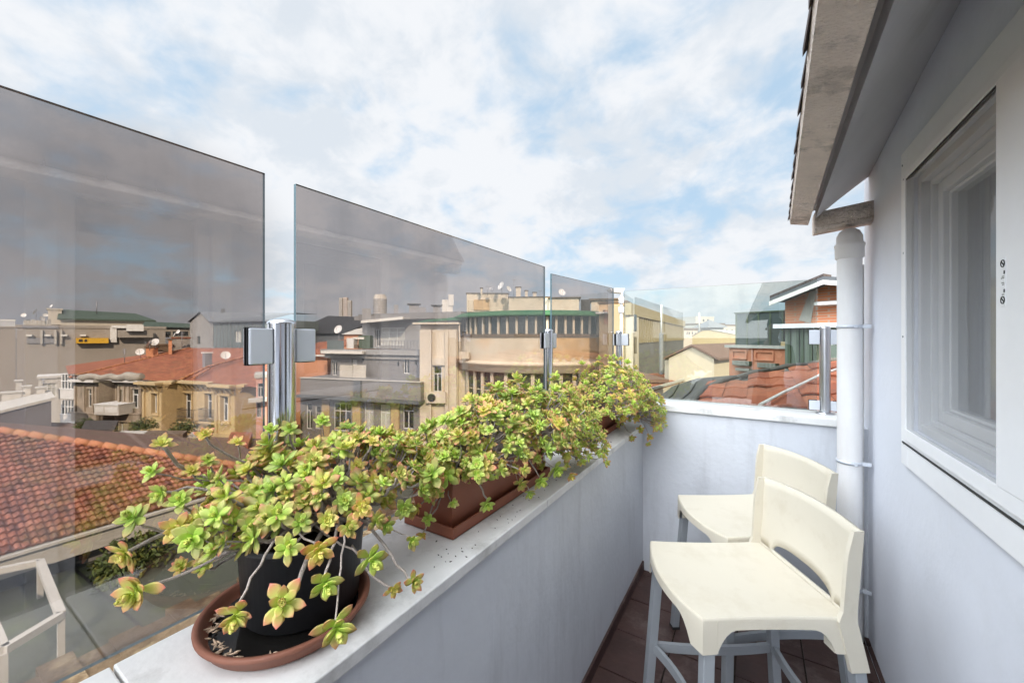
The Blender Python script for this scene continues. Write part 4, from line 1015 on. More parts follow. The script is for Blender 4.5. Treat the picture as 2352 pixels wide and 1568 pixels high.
mb = MB(); mb.box(EX-.02, EX+.16, -6, yend, EZ2-.10, EZ2-.03); mb.box(EX-.10, EX+.03, -6, yend, EZ2-.62, EZ2-.105); gtt = mb.build('gutter', M['conc'], nh)
mb = MB(); mb.box(EX-1.2, EX-.45, -6, yend-.3, GZ, EZ2-.30); mb.build('wall', M['greywall'], nh)
for (a, b) in ((-2.6, .6), (1.2, 3.2), (4.2, 5.6), (6.2, 8.4)):
    fr = Fr(Vector((EX-.44, a)), Vector((EX-.44, b))); fr = Fr(Vector((EX-.44, b)), Vector((EX-.44, a))) if fr.n.x < 0 else fr
    mb = MB(); fr.box(mb, 0, fr.L, EZ2-1.12, EZ2-.72, 0, .03); mb.build('window', M['winglass'], nh)
# terrace roof between
TZ = EYE-6.6
mb = MB(); mb.box(EX-.45, XO-.02, -8, 16, TZ-.3, TZ); terr = mb.build('terrace', M['terr'])
tag(terr, kind='structure')
for pts in (((186, 1318), (335, 1448)), ((0, 1392), (0, 1392))):
    if pts[0] == pts[1]: continue
    def onT(x, y): r = RAY(x, y); t_ = (TZ+.01-EYE)/r.z; return Vector((r.x*t_, r.y*t_, TZ+.012))
    a, b = onT(*pts[0]), onT(*pts[1]); d = (b-a); a = a-d*.1; b = b+d*.9; s = Vector((-d.y, d.x, 0)).normalized()*.035
    mb = MB(); mb.q([a-s, a+s, b+s, b-s]); o = mb.build('joint', M['rubber']); o.parent = terr
# pale frame
def tf(x, y, z): r = RAY(x, y); t_ = (z-EYE)/r.z; return Vector((r.x*t_, r.y*t_, z))
fz = TZ+.9
pg = thing('roof_frame', 'pale weathered rectangular frame standing on the mossy terrace by the left edge', 'frame')
c = [tf(-60, 1322, fz), tf(92, 1290, fz), tf(140, 1412, fz), tf(8, 1492, fz)]
for i in range(4):
    a, b = c[i], c[(i+1) % 4]; d = (b-a).normalized(); s = Vector((-d.y, d.x, 0))*.07; mb = MB(); mb.obox(a-s-Vector((0, 0, .07)), s*2, b-a, Vector((0, 0, .14))); mb.build('beam', M['conc'], pg)
for k_ in (1, 2, 3):
    a = c[k_]; mb = MB(); mb.obox(Vector((a.x-.05, a.y-.05, TZ)), (.1, 0, 0), (0, .1, 0), (0, 0, fz-TZ-.06)); mb.build('post', M['conc'], pg)
# shrub on terrace
def bush(label, p, r_, n, seed):
    rr = random.Random(seed); t = thing('shrub', label, 'shrub'); mb = MB()
    for i in range(n):
        d = Vector((rr.gauss(0, 1), rr.gauss(0, 1), abs(rr.gauss(0, .8)))); d.normalize(); c = p+d*r_*rr.uniform(.3, 1)
        a = Vector((rr.uniform(-1, 1), rr.uniform(-1, 1), rr.uniform(-.4, 1))).normalized()*.10; b = a.orthogonal().normalized()*.04
        mb.q([c-a, c+b, c+a, c-b])
    mb.build('foliage', M['foliage'], t)
    mb = MB()
    for i in range(7):
        d = Vector((rr.uniform(-1, 1), rr.uniform(-1, 1), 1)).normalized()*r_*.8; mb.tube([p, p+d], [.03, .01], 5)
    mb.build('stems', M['dkwood'], t)
bush('yellowish mossy shrub growing on the terrace behind the black pot', tf(305, 1300, TZ), .95, 900, 3)
bush('small yellowish shrub at the left of the larger one on the terrace', tf(262, 1340, TZ), .42, 300, 4)

# ------------------------------------------------------------------ lower brown roofs between
def slab(name, label, cat, pts, z, zb, m, rim=None):
    t = thing(name, label, cat); P = [tf(x, y, z) for x, y in pts]; mb = MB(); mb.prism([(p.x, p.y) for p in P], zb, z-.02); mb.build('wall', M[m if not rim else rim], t)
    mb = MB(); mb.prism([(p.x, p.y) for p in P], z-.018, z+.06); mb.build('roof', M[m], t); return t
slab('flat_roofed_house', 'low house with a flat brown sheet roof behind the mossy tile roof', 'house', [(-60, 1030), (620, 1085), (620, 1010), (330, 998), (160, 972), (-60, 968)], -6.2, GZ, 'brownroof')
# levels, skylight and moss on the brown roofs
def lowbox(x0, y0, x1, y1, z, h, m, name, parent):
    P = [tf(x0, y1, z), tf(x1, y1, z), tf(x1+10, y0, z), tf(x0+10, y0, z)]; mb = MB(); mb.prism([(p.x, p.y) for p in P], z+.061, z+h); return mb.build(name, M[m], parent)
fh = bpy.data.objects['flat_roofed_house']
for (x0, y0, x1, y1, h, m, nm_) in ((-60, 996, 120, 999, .12, 'metal', 'roof_seam'), (186, 984, 262, 1008, .7, 'dkwood', 'raised_roof'), (268, 996, 330, 1003, .25, 'conc', 'parapet'), (330, 1003, 420, 1012, .5, 'brown', 'raised_roof'), (60, 976, 64, 1000, .10, 'metal', 'roof_seam'), (430, 1020, 475, 1034, .9, 'ruin', 'chimney_stack'), (140, 990, 143, 1020, .08, 'metal', 'roof_seam'), (520, 1010, 570, 1040, .6, 'redroof', 'raised_roof')):
    lowbox(x0, y0, x1, y1, -6.2, h, m, nm_, fh)
bush('low mossy shrub growing on the brown flat roof below the blackened house', tf(196, 983, -6.2), .9, 500, 7)
bush('dark green shrub between the brown roofs and the ochre town house', tf(330, 985, -6.2), 1.1, 700, 8)
bush('thin greenery at the foot of the ochre town house, nearer the thick post', tf(420, 990, -6.2), 1.0, 600, 9)
# shed with a slanting grey gable at the far left
t = thing('gabled_shed', 'grey wall with a slanting pale coping at the left edge, above the brown roofs', 'building')
fr = Fr(XY(-60, 30), XY(118, rd(-60, 30, 118))); mb = MB()
zl, zr = ZP(965, 30), ZP(918, rd(-60, 30, 118))
mb.raw([fr.P(0, GZ), fr.P(fr.L, GZ), fr.P(fr.L, zr), fr.P(0, zl), fr.P(0, GZ, -7), fr.P(fr.L, GZ, -7), fr.P(fr.L, zr, -7), fr.P(0, zl, -7)], [(0, 1, 2, 3), (3, 2, 6, 7), (1, 5, 6, 2), (0, 3, 7, 4)]); mb.build('wall', M['shed'], t)
mb = MB(); mb.obox(fr.P(-.2, zl, -7.1), fr.P(fr.L+.2, zr, 0)-fr.P(-.2, zl, 0), fr.P(0, zl, .15)-fr.P(0, zl, -7.1), Vector((0, 0, .22))); mb.build('coping', M['conc'], t)
t = thing('roof_hut', 'small cluttered white roof hut behind the slanting coping', 'hut')
for (x0, y0, x1, y1, d) in ((84, 893, 104, 918, 36), (52, 890, 70, 912, 36), (4, 905, 48, 925, 35), (36, 877, 50, 900, 37)):
    fr = Fr(XY(x0, d), XY(x1, rd(x0, d, x1))); mb = MB(); fr.box(mb, 0, fr.L, ZP(960, d), ZP(y0, d), -1.2, 0); mb.build('wall', M['white2'], t)
    mb = MB(); fr.box(mb, -.1, fr.L+.1, ZP(y0, d)+.002, ZP(y0, d)+.12, -1.3, .1); mb.build('roof', M['conc'], t)
# ------------------------------------------------------------------ big taupe wall building with roof terrace
t, fr, zt = simple('warehouse', 'huge blank taupe wall with cluttered flat roof, far left', 'building', 38, 66, 380, None, 752, 30, 'bigwall', lip=.5)
for (x0, x1, y0, y1) in ((50, 135, 748, 753), (62, 130, 776, 788)):
    mb = MB(); a0, a1, b0, b1 = fr.rect(x0, y0, x1, y1); fr.box(mb, a0, a1, b0, b1, .0, .25); mb.build('ledge', M['metal'], t)
for x in (68, 110, 148, 191):
    mb = MB(); a0, a1, b0, b1 = fr.rect(x-7, 768, x+7, 772); fr.box(mb, a0, a1, b0, b1, .1, .9); mb.build('vent_hood', M['wf'], t)
for x in (96, 128, 141):
    mb = MB(); a0, a1, b0, b1 = fr.rect(x-2.5, 758, x+2.5, 790); fr.box(mb, a0, a1, b0, b1, .05, .6); mb.build('duct', M['conc'], t)
mb = MB(); a0, a1, b0, b1 = fr.rect(175, 776, 249, 788); fr.box(mb, a0, a1, b0, b1, .05, 1.4); yb_ = mb.build('sign_box', M['yellow'], t)
mb = MB()
for x0, x1 in ((181, 190), (194, 200)): a0, a1, b0, b1 = fr.rect(x0, 779, x1, 785, 1.4); fr.box(mb, a0, a1, b0, b1, 1.4, 1.44)
mb.build('opening', M['dkwood'], yb_)
def sub(parent, x0, y0, x1, y1, d, dep, m, name='block', roofm=None, rh=.3, over=.2):
    fr = Fr(XY(x0, d), XY(x1, rd(x0, d, x1))); z0_, z1_ = ZP(y1, d), ZP(y0, d); mb = MB(); fr.box(mb, 0, fr.L, z0_, z1_, -dep, 0); o = mb.build(name, M[m], parent)
    if roofm: mb = MB(); fr.box(mb, -over, fr.L+over, z1_+.003, z1_+rh, -dep-over, over); mb.build('roof', M[roofm], o)
    return fr, o
f_, o_ = sub(t, 140, 731, 345, 755, 84, 14, 'lightwall', 'penthouse')
zr0 = ZP(731, 84); mb = MB()
mb.raw([f_.P(-.5, zr0, .8), f_.P(f_.L+1, zr0, .8), f_.P(f_.L-2.4, ZP(716, 90), -5), f_.P(-.5, ZP(712, 90), -5), f_.P(-.5, zr0, -14), f_.P(f_.L+1, zr0, -14), f_.P(-.5, zr0-.35, .8), f_.P(f_.L+1, zr0-.35, .8)], [(0, 1, 2, 3), (3, 2, 5, 4), (1, 5, 2), (0, 6, 7, 1), (0, 3, 4)]); mb.build('roof', M['greenroof'], o_)
sub(t, 110, 711, 142, 745, 84, 8, 'lightwall', 'tower_room', 'lightwall')
f_, o_ = sub(t, 345, 750, 440, 775, 86, 12, 'bigwall', 'annex')
mb = MB(); zz = ZP(750, 86); mb.raw([f_.P(-1.5, zz, .8), f_.P(f_.L+.5, zz-.2, .8), f_.P(f_.L+.5, zz+.9, -5), f_.P(-1, zz+1.3, -5)], [(0, 1, 2, 3)]); mb.build('roof', M['greenroof'], o_)
for (x0, x1) in ((359, 392), (397, 432)):
    mb = MB(); a0, a1, b0, b1 = f_.rect(x0, 761, x1, 771); f_.box(mb, a0, a1, b0, b1, .0, .06); mb.build('window', M['winglass'], o_)
for (x0, y0, x1, y1) in ((253, 752, 268, 786), (256, 747, 300, 753), (290, 745, 330, 760), (270, 758, 352, 775)):
    sub(t, x0, y0, x1, y1, 73.5, 1.2, 'wf' if x0 < 270 or x0 == 290 else 'bigwall', 'roof_unit')
for i, (x, y, r_) in enumerate(((82, 716, .55), (119, 703, .35), (55, 724, .4), (104, 724, .35), (96, 732, .5))): dish(x, y, 76, r_, -20+i*37, ['tilted white dish with a dark mast left of the roof-top room on the warehouse', 'small dish on top of the pale roof-top room of the warehouse', 'leftmost small dish on the warehouse roof', 'small dish just left of the pale roof-top room', 'low dish among the clutter on the warehouse roof'][i], mast=1.4)
mb = MB()
for i in range(26):
    rr = random.Random(i); x = 46+rr.random()*66; hh = rr.uniform(4, 15); p = PX(x, 748, 77); mb.obox(p, (rr.uniform(.15, .7), 0, 0), (0, .4, 0), (0, 0, hh*.085))
tag(mb.build('roof_clutter', M['conc']), 'cluster of small tanks and pipes on the left end of the warehouse roof', 'clutter', kind='stuff')
an = thing('antenna', 'thin mast rising behind the long dark green roof', 'antenna'); mb = MB(); mb.tube([PX(222, 720, 90), PX(222, 692, 90)], .09, 5); mb.build('mast', M['metal'], an)
mb = MB(); p = PX(222, 697, 90); mb.tube([p-Vector((.5, 0, 0)), p+Vector((.5, 0, 0))], .05, 4); mb.build('crossbar', M['metal'], an)
t, fr, zt = simple('apartment_block', 'grey block with a white roof balustrade at the left edge', 'building', -80, 70, 36, None, 752, 20, 'bigwall', lip=.3)
mb = MB()
for i in range(24): fr.box(mb, i*fr.L/24, i*fr.L/24+.12, zt+.3, zt+1.3, -.2, -.08)
fr.box(mb, 0, fr.L, zt+1.301, zt+1.6, -.3, 0); mb.build('balustrade', M['wf'], t)
# ------------------------------------------------------------------ stone gable house / metal hall
gh = thing('gabled_hall', 'tall hall with an old stone gable end and dark grey metal side', 'building')
fA = Fr(XY(436, 70), XY(490, 64)); zE, zR = ZP(738, 66), ZP(716, 66)
mb = MB(); body(mb, fA, GZ, zE, 8, [fA.rect(452, 772, 460, 790)], top=False); L_ = fA.L
mb.raw([fA.P(0, zE), fA.P(L_, zE), fA.P(L_, zE+.5), fA.P(L_*.52, zR), fA.P(0, zE-.001)], [(0, 1, 2, 3)]); mb.build('gable_wall', M['stone'], gh)
window_(fA, fA.rect(452, 772, 460, 790), gh, 'bare')
fB = Fr(XY(490.3, 64), XY(625, 58)); mb = MB(); body(mb, fB, GZ, ZP(738, 64), 8, [fB.rect(540, 760, 555, 785)]); mb.build('side_wall', M['glasswall'], gh); window_(fB, fB.rect(540, 760, 555, 785), gh, 'two', gl='winpale')
mb = MB(); zt = ZP(738, 64)
mb.raw([fB.P(-.3, zt, .5), fB.P(fB.L, zt, .5), fB.P(fB.L, zt+1.25, -4), fA.P(L_*.52, zR+.05, .3), fB.P(-.3, zt-.25, .5), fB.P(fB.L, zt-.25, .5), fA.P(-.2, zE+.05, .3), fA.P(-.2, zE+.05, -8), fB.P(fB.L, zt+1.25, -8), fA.P(L_*.52, zR+.05, -8)], [(0, 1, 2, 3), (4, 5, 1, 0), (3, 2, 8, 9), (6, 3, 9, 7)]); rf = mb.build('roof', M['darkmetal'], gh)
sub(gh, 508, 709, 517, 719, 65, .6, 'darkmetal', 'chimney')
mb = MB()
for i in range(16): fB.box(mb, i*fB.L/16, i*fB.L/16+.05, GZ, zt-.25, .0, .05)
mb.build('cladding_ribs', M['metal'], gh)
# ------------------------------------------------------------------ town houses with clay roof
def corbels(fr, a0, a1, z, n, parent, m='yelwall'):
    mb = MB(); fr.box(mb, a0-.1, a1+.1, z-.12, z+.10, 0, .75); fr.box(mb, a0, a1, z-.28, z-.121, 0, .5)
    for i in range(n):
        a = a0+(a1-a0)*(i+.5)/n; w_ = (a1-a0)/n*.26
        mb.raw([fr.P(a-w_, z-.281, 0), fr.P(a+w_, z-.281, 0), fr.P(a+w_, z-.281, .46), fr.P(a-w_, z-.281, .46), fr.P(a-w_*.4, z-.9, 0), fr.P(a+w_*.4, z-.9, 0), fr.P(a+w_*.4, z-.8, .08), fr.P(a-w_*.4, z-.8, .08)], [(0, 3, 2, 1), (4, 5, 6, 7), (3, 7, 6, 2), (0, 4, 7, 3), (1, 2, 6, 5), (0, 1, 5, 4)])
    mb.build('cornice', M[m], parent); mb = MB(); fr.box(mb, a0+.02, a1-.02, z-.95, z-.30, .003, .02); mb.build('frieze_or_shade_band', M['ochre_shade'], parent)  # dark band behind the corbels paints the shade below the cornice
th = thing('town_house', 'ochre stone town house with ornate cornice under a broad orange tile roof', 'house')
Dm = 41
zc = ZP(886, 41)
segs = [(328, 39.6, 374, 38.8, 'front'), (374, 38.8, 402, 41.0, 'side'), (402, 41.0, 494, 39.2, 'front'), (494, 37.6, 542, 36.8, 'front'), (542, 36.8, 592, 40.5, 'side')]
wins = {0: [(350, 905, 362, 948)], 1: [(384, 905, 392, 948)], 2: [(422, 904, 440, 962), (472, 905, 489, 962)], 3: [(508, 911, 525, 968)], 4: [(556, 914, 566, 965)]}
for i, (xa, da, xb, db, kd) in enumerate(segs):
    fr = Fr(XY(xa, da), XY(xb, db)); zt_ = ZP(878, 39.5) if i < 3 else ZP(884, 37.5); rs = [fr.rect(*w__) for w__ in wins[i]]
    low = [(r[0], r[1], r[2]-3.6, r[3]-3.9) for r in rs]
    mb = MB(); (wallgrid(mb, fr, 0, fr.L, GZ, zt_, rs+low, .35) if i in (1, 4) else body(mb, fr, GZ, zt_, 5, rs+low, rev=.35)); wl = mb.build('wall', M['yelwall'], th)
    for r in rs: window_(fr, r, th, 'casement' if kd == 'front' else 'two', rev=.35)
    for r in low: window_(fr, r, th, 'casement', rev=.35)
    corbels(fr, 0, fr.L, zt_, max(3, int(fr.L/.62)), th)
    mb = MB()
    for r in rs:
        fr.box(mb, r[0]-.22, r[0]-.02, r[2]-.1, r[3]+.1, 0, .08); fr.box(mb, r[1]+.02, r[1]+.22, r[2]-.1, r[3]+.1, 0, .08); fr.box(mb, r[0]-.3, r[1]+.3, r[3]+.101, r[3]+.3, 0, .16); fr.box(mb, r[0]-.3, r[1]+.3, r[2]-.25, r[2]-.101, 0, .14)
    if kd == 'front':
        for a in (.03, fr.L-.35): fr.box(mb, a, a+.32, zt_-4.6, zt_-.95, 0, .10)
        fr.box(mb, -.03, fr.L+.03, zt_-4.9, zt_-4.6, 0, .22); fr.box(mb, -.03, fr.L+.03, zt_-4.601-.9, zt_-4.4-.9, 0, .1)
    mb.build('mouldings', M['yelwall'], th)
fr = Fr(XY(402, 41.0), XY(494, 39.2))
for (x0, x1) in ((408, 446), (458, 494)):
    a0, a1, z0_, z1_ = fr.rect(x0, 940, x1, 968, .7); mb = MB(); fr.box(mb, a0, a1, z0_-.22, z0_, 0, .8); bo_ = mb.build('balcony', M['yelwall'], th)
    mb = MB(); n_ = int((a1-a0)/.13)
    for k_ in range(n_+1): a = a0+(a1-a0)*k_/n_; mb.tube([fr.P(a, z0_, .76), fr.P(a, z1_, .76)], .014, 4, cap=False)
    for zz in (z0_+.08, z1_): mb.tube([fr.P(a0, zz, 0), fr.P(a0, zz, .76), fr.P(a1, zz, .76), fr.P(a1, zz, 0)], .025, 4)
    for k_ in range(n_): a = a0+(a1-a0)*(k_+.5)/n_; mb.tube([fr.P(a+.05*math.cos(b), z0_+.5+.05*math.sin(b), .76) for b in [i*math.pi/3 for i in range(7)]], .010, 4)
    mb.build('railing', M['iron'], bo_)
# big roof
mb = MB(); zr_ = .2
def W(x, y, d): return PX(x, y, d)
e0, e1, e2, e3, e4 = W(160, 866, 42), W(325, 872, 41.5), W(402, 878, 40.5), W(494, 880, 38.6), W(600, 890, 36)
r0, r1 = W(436, 799, 56), W(640, 799, 56)
mb.raw([e0, e1, e2, e3, e4, r0, r1, W(640, 800, 36.0), W(150, 840, 62)], [(0, 1, 5), (1, 2, 5), (2, 3, 6, 5), (3, 4, 6), (0, 5, 8)])
mb.build('roof', M['redroof'], th)
for a, b in ((e0, r0), (e2, W(478, 842, 44)), (W(478, 842, 44), r1), (W(445, 868, 41), W(482, 846, 44))):
    ridge_run(th, a+Vector((0, 0, .05)), b+Vector((0, 0, .05)), .12, .5, 3, 'ridge')
mb = MB(); mb.box(-1, 1, -1, 1, 0, 0)
for (x, y, d, w_, h_) in ((476, 829, 46, .7, 1.0),): 
    p = W(x, y, d); m2 = MB(); m2.box(p.x-.35, p.x+.35, p.y-.35, p.y+.35, p.z-1.2, p.z+.9); c_ = m2.build('chimney', M['metal'], th); m2 = MB(); m2.box(p.x-.45, p.x+.45, p.y-.45, p.y+.45, p.z+.903, p.z+1.05); m2.build('chimney_cap', M['white2'], c_)
# small rooms breaking through the roof
for (x0, y0, x1, y1, d, m, lab) in ((335, 799, 363, 812, 52, 'orange', 0), (387, 781, 395, 808, 52, 'orange', 0), (340, 793, 395, 802, 54, 'brown', 0), (396, 777, 436, 800, 56, 'stone', 0)):
    sub(th, x0, y0, x1, y1+6, d, 1.6 if x0 != 396 else 3, m, 'roof_room', 'brown' if m != 'stone' else 'redroof', .18, .15)
for i, (x, y, d, r_, az, lb) in enumerate(((343, 789, 51, .5, -25, 'large white dish, left of a pair above the ochre roof room'), (357, 786, 51.5, .5, 40, 'large white dish, right of the pair above the ochre roof room'), (322, 808, 50, .45, 60, 'white dish seen edge-on low on the orange tile roof, left of the pair'),
   (402, 768, 54, .3, -10, 'lower of two small white dishes in front of the dark strip windows'), (410, 762, 54, .3, 20, 'upper of two small white dishes in front of the dark strip windows'), (518, 816, 47, .5, 70, 'oval white dish alone on the right part of the orange tile roof'))): dish(x, y, d, r_, az, lb, mast=.9)
# blackened half
ru = thing('town_house', 'soot-blackened stone town house with bay windows and a rolled tarpaulin on its roof edge', 'house')
segs = [(172, 41.2, 226, 40.6, [(198, 893, 212, 935)], 1), (228, 42.4, 272, 42.0, [(240, 893, 256, 932)], 0), (272, 41.0, 326, 40.3, [(300, 893, 321, 938), (274, 895, 283, 932)], 1)]
for i, (xa, da, xb, db, wn_, bay) in enumerate(segs):
    fr = Fr(XY(xa, da), XY(xb, db)); zt_ = ZP(874, 41); rs = [fr.rect(*w__) for w__ in wn_]; lows = [(r[0], r[1], r[2]-3.4, r[3]-3.3) for r in rs]
    mb = MB(); body(mb, fr, GZ, zt_, 4, rs+lows, rev=.3); mb.build('wall', M['ruin'], ru)
    for r in rs+lows: window_(fr, r, ru, 'casement' if r[1]-r[0] > .6 else 'two', rev=.3)
    mb = MB(); fr.box(mb, -.1, fr.L+.1, zt_-.1, zt_+.15, 0, .5); mb.build('cornice', M['white2'], ru)
    mb = MB(); fr.box(mb, -.02, fr.L+.02, zt_-.55, zt_-.101, 0, .1); mb.build('frieze_or_shade_band', M['dkwood'], ru)
    mb = MB()
    for a in [0.02, fr.L-.3]+[x_ for r in rs for x_ in (r[0]-.30, r[1]+.06)]:
        if -.01 < a < fr.L-.2: fr.box(mb, a, a+.22, zt_-3.4, zt_-.551, 0, .12)
    if bay: fr.box(mb, -.1, fr.L+.1, zt_-4.2, zt_-3.4, 0, .25); fr.box(mb, -.2, fr.L+.2, zt_-3.401, zt_-3.25, .0, .34)
    mb.build('mouldings', M['ruin'], ru)
fr = Fr(XY(214, 39.7), XY(272, 39.3)); a0, a1, z0_, z1_ = fr.rect(216, 930, 272, 953); mb = MB(); fr.box(mb, a0, a1, z0_, z1_, -2.4, 0); bb = mb.build('balcony', M['white2'], ru)
mb = MB(); fr.box(mb, a0+.15, a0+1.1, z0_+.25, z1_-.2, .002, .03); fr.box(mb, a0+1.35, a1-.15, z0_+.25, z1_-.2, .002, .03); fr.box(mb, a0-.05, a1+.05, z1_+.002, z1_+.08, -2.45, .06); mb.build('balcony_panels', M['wf'], bb)
mb = MB(); pts = [PX(183+i*12.0, 866+2.2*math.sin(i*1.9)-(1.0 if i > 8 else 0), 40.6-.04*i) for i in range(13)]; mb.tube(pts, [.25, .42, .36, .30, .28, .30, .34, .30, .36, .42, .50, .46, .3], 9); tag(mb.build('tarpaulin', M['tarp']), 'long rolled grey tarpaulin lying along the roof edge of the blackened house', 'tarpaulin')
rr = random.Random(77); mb = MB()
for i in range(14):
    p = PX(170+rr.random()*60, 862+rr.random()*6, 42.5); d = Vector((rr.uniform(-1, 1), rr.uniform(-1, 1), rr.uniform(-.1, .25)))*1.2; mb.tube([p-d, p+d], .06, 4)
mb.build('loose_timber', M['dkwood'], ru)
tree = lambda: None
# white house further left
t, fr, zt = simple('white_house', 'white house with stacked enclosed balconies, left of the blackened house', 'house', 88, 44, 168, None, 870, 4, 'white2', [(98, 880, 130, 912)], 'grid3', gl='winpale', lip=.25, rm='white2')
for (y0, y1) in ((894, 916), (953, 975), (1010, 1030)):
    fr2 = Fr(XY(138, 42.4), XY(178, 41.9)); a0, a1, b0, b1 = fr2.rect(138, y0, 178, y1); mb = MB(); fr2.box(mb, a0, a1, b0, b1, -2.5, 0); o_ = mb.build('balcony', M['white2'], t)
    mb = MB(); fr2.box(mb, a0-.06, a1+.06, b1+.002, b1+.1, -2.5, .07); mb.build('sill', M['wf'], o_)
    mb = MB(); fr2.box(mb, a0+.1, a1-.1, b1+.1, b1+1.55, -2.0, -.12); g_ = mb.build('glazing', M['winglass'], o_); mb = MB()
    for k_ in range(6): a = a0+.1+(a1-a0-.3)*k_/5; fr2.box(mb, a, a+.09, b1+.1, b1+1.56, -.119, -.04)
    fr2.box(mb, a0, a1, b1+.85, b1+.93, -.118, -.03); mb.build('glazing_bars', M['wf'], g_)
# pink house behind clamp
t, fr, zt = simple('pink_house', 'salmon pink house with a rounded balcony, behind the thick post', 'house', 588, 34, 650, None, 868, 3, 'pinkwall', [(592, 880, 606, 912), (590, 925, 600, 958)], 'casement', lip=.3, rm='conc')
a0, a1, b0, b1 = fr.rect(570, 915, 640, 922, .8); mb = MB(); fr.box(mb, a0, a1, b0, b1, 0, .9); mb.build('balcony', M['conc'], t)

for i, (x, y0, y1, d, lb) in enumerate(((418, 762, 800, 54, 'thin aerial on the ridge of the orange tile roof'), (286, 800, 838, 50, 'thin aerial standing low on the left slope of the orange tile roof'), (100, 868, 893, 43, 'thin aerial on the white house roof'))):
    an = thing('antenna', lb, 'antenna', 'television aerials'); mb = MB(); mb.tube([PX(x, y1, d), PX(x, y0, d)], .045, 5); mb.build('mast', M['metal'], an); mb = MB()
    for k_ in range(4): p = PX(x, y0+2+k_*3, d); q_ = Vector((.9-.12*k_, .2, 0))*.5; mb.tube([p-q_, p+q_], .025, 4)
    mb.build('crossbars', M['metal'], an)
# ------------------------------------------------------------------ second panel : grey modern block
gm = thing('modern_apartments', 'stepped grey modern apartment block with roof terraces and cream awnings', 'building')
def tier(xa, da, xb, db, yt, yb_, dep, m, rects, parent=gm, style='tall', gl='winglass'):
    fr = Fr(XY(xa, da), XY(xb, db)); zt_, zb_ = ZP(yt, da), ZP(yb_, da); rs = [fr.rect(*r[:4]) for r in rects]; mb = MB(); body(mb, fr, zb_, zt_, dep, rs); mb.build('wall', M[m], parent)
    for r, px in zip(rs, rects): window_(fr, r, parent, px[4] if len(px) > 4 else style, gl=px[5] if len(px) > 5 else gl)
    return fr, zt_, zb_
# top tier
f1, zt1, zb1 = tier(832, 52, 1060, 46, 736, 800, 9, 'greywall2', [(862, 756, 872, 796, 'two'), (874, 752, 930, 792, 'grid3', 'winpale')])
mb = MB(); f1.box(mb, -.6, f1.L+.4, zt1+.003, zt1+.55, -9.2, .8); f1.box(mb, -.3, f1.L+.2, zt1+.553, zt1+.8, -9, .4); mb.build('roof', M['greywall'], gm)
mb = MB(); p0_, p1_ = f1.pix(830, 742, 2.2), f1.pix(926, 733, 2.2); mb.obox(f1.P(p0_[0], p0_[1], 2.1), f1.P(p1_[0], p1_[1], 2.1)-f1.P(p0_[0], p0_[1], 2.1), f1.P(0, 0, .2)-f1.P(0, 0, 0), Vector((0, 0, .32))); mb.obox(f1.P(p0_[0], p0_[1]+.1, 0), f1.P(p1_[0], p1_[1]+.1, 0)-f1.P(p0_[0], p0_[1]+.1, 0), f1.P(0, 0, 2.15)-f1.P(0, 0, 0), Vector((0, 0, .08))); mb.build('awning', M['awnw'], gm)
# middle tier
f2, zt2, zb2 = tier(760, 47, 968, 43, 812, 905, 10, 'greywall', [(762, 829, 774, 862, 'two'), (808, 826, 820, 838, 'two', 'winpale'), (926, 822, 940, 858, 'two')])
mb = MB(); f2.box(mb, -1.0, f2.L+.1, zt2+.003, zt2+.55, -.8, .6); f2.box(mb, -.7, f2.L+.1, zt2-.5, zt2-.003, 0, .25); mb.build('parapet', M['greywall2'], gm)
mb = MB(); a0, a1, b0, b1 = f2.rect(740, 806, 834, 812, 1.2); f2.box(mb, a0, a1, b0, b1, 1.0, 1.4); f2.box(mb, a0+.1, a1-.1, b1-.1, b1, .25, .999); mb.build('awning', M['awnw'], gm)
for (x0, x1) in ((781, 811), (812, 841)):
    mb = MB(); a0, a1, b0, b1 = f2.rect(x0, 838, x1, 868, 1.0); f2.box(mb, a0, a1, b0, b1, 1.0, 1.06); mb.build('screen_panel', M['lightwall'], gm)
mb = MB()
for k_ in range(1, 8): zz = zt2-.5-k_*.62; f2.box(mb, 0, f2.L, zz, zz+.03, 0, .025)
mb.build('panel_joints', M['metal'], gm)
for (x, y) in ((914, 835), (955, 833), (833, 824), (1010, 800)):
    mb = MB(); a, z_ = f2.pix(x, y, .1); f2.box(mb, a-.06, a+.06, z_-.2, z_+.2, 0, .14); mb.build('wall_lamp', M['iron'], gm)
# roof terrace glass + people-like clutter
mb = MB(); a0, a1, b0, b1 = f2.rect(752, 762, 790, 796, .3); f2.box(mb, a0, a1, zt2+.55, zt2+1.6, .3, .34); f2.box(mb, a0, a0+.06, zt2+.55, zt2+1.65, .25, .36); mb.build('glass_balustrade', M['glasswall'], gm)
mb = MB()
a0, a1, _, _ = f2.rect(866, 770, 965, 796, .3); n_ = 14
for k_ in range(n_+1): a = a0+(a1-a0)*k_/n_; f2.box(mb, a, a+.05, zt2+.55, zt2+1.55, .3, .35)
f2.box(mb, a0, a1, zt2+1.551, zt2+1.62, .28, .37); mb.build('railing', M['metal'], gm)
for (x0, y0, x1, y1, m) in ((823, 770, 850, 800, 'planter'), (796, 776, 812, 800, 'white2'), (810, 774, 836, 779, 'awnw'), (800, 792, 822, 800, 'brown')):
    fr = Fr(XY(x0, 46.4), XY(x1, 46.2)); mb = MB(); fr.box(mb, 0, fr.L, ZP(y1, 46), ZP(y0, 46), -.8, 0); mb.build('terrace_furniture', M[m], gm)
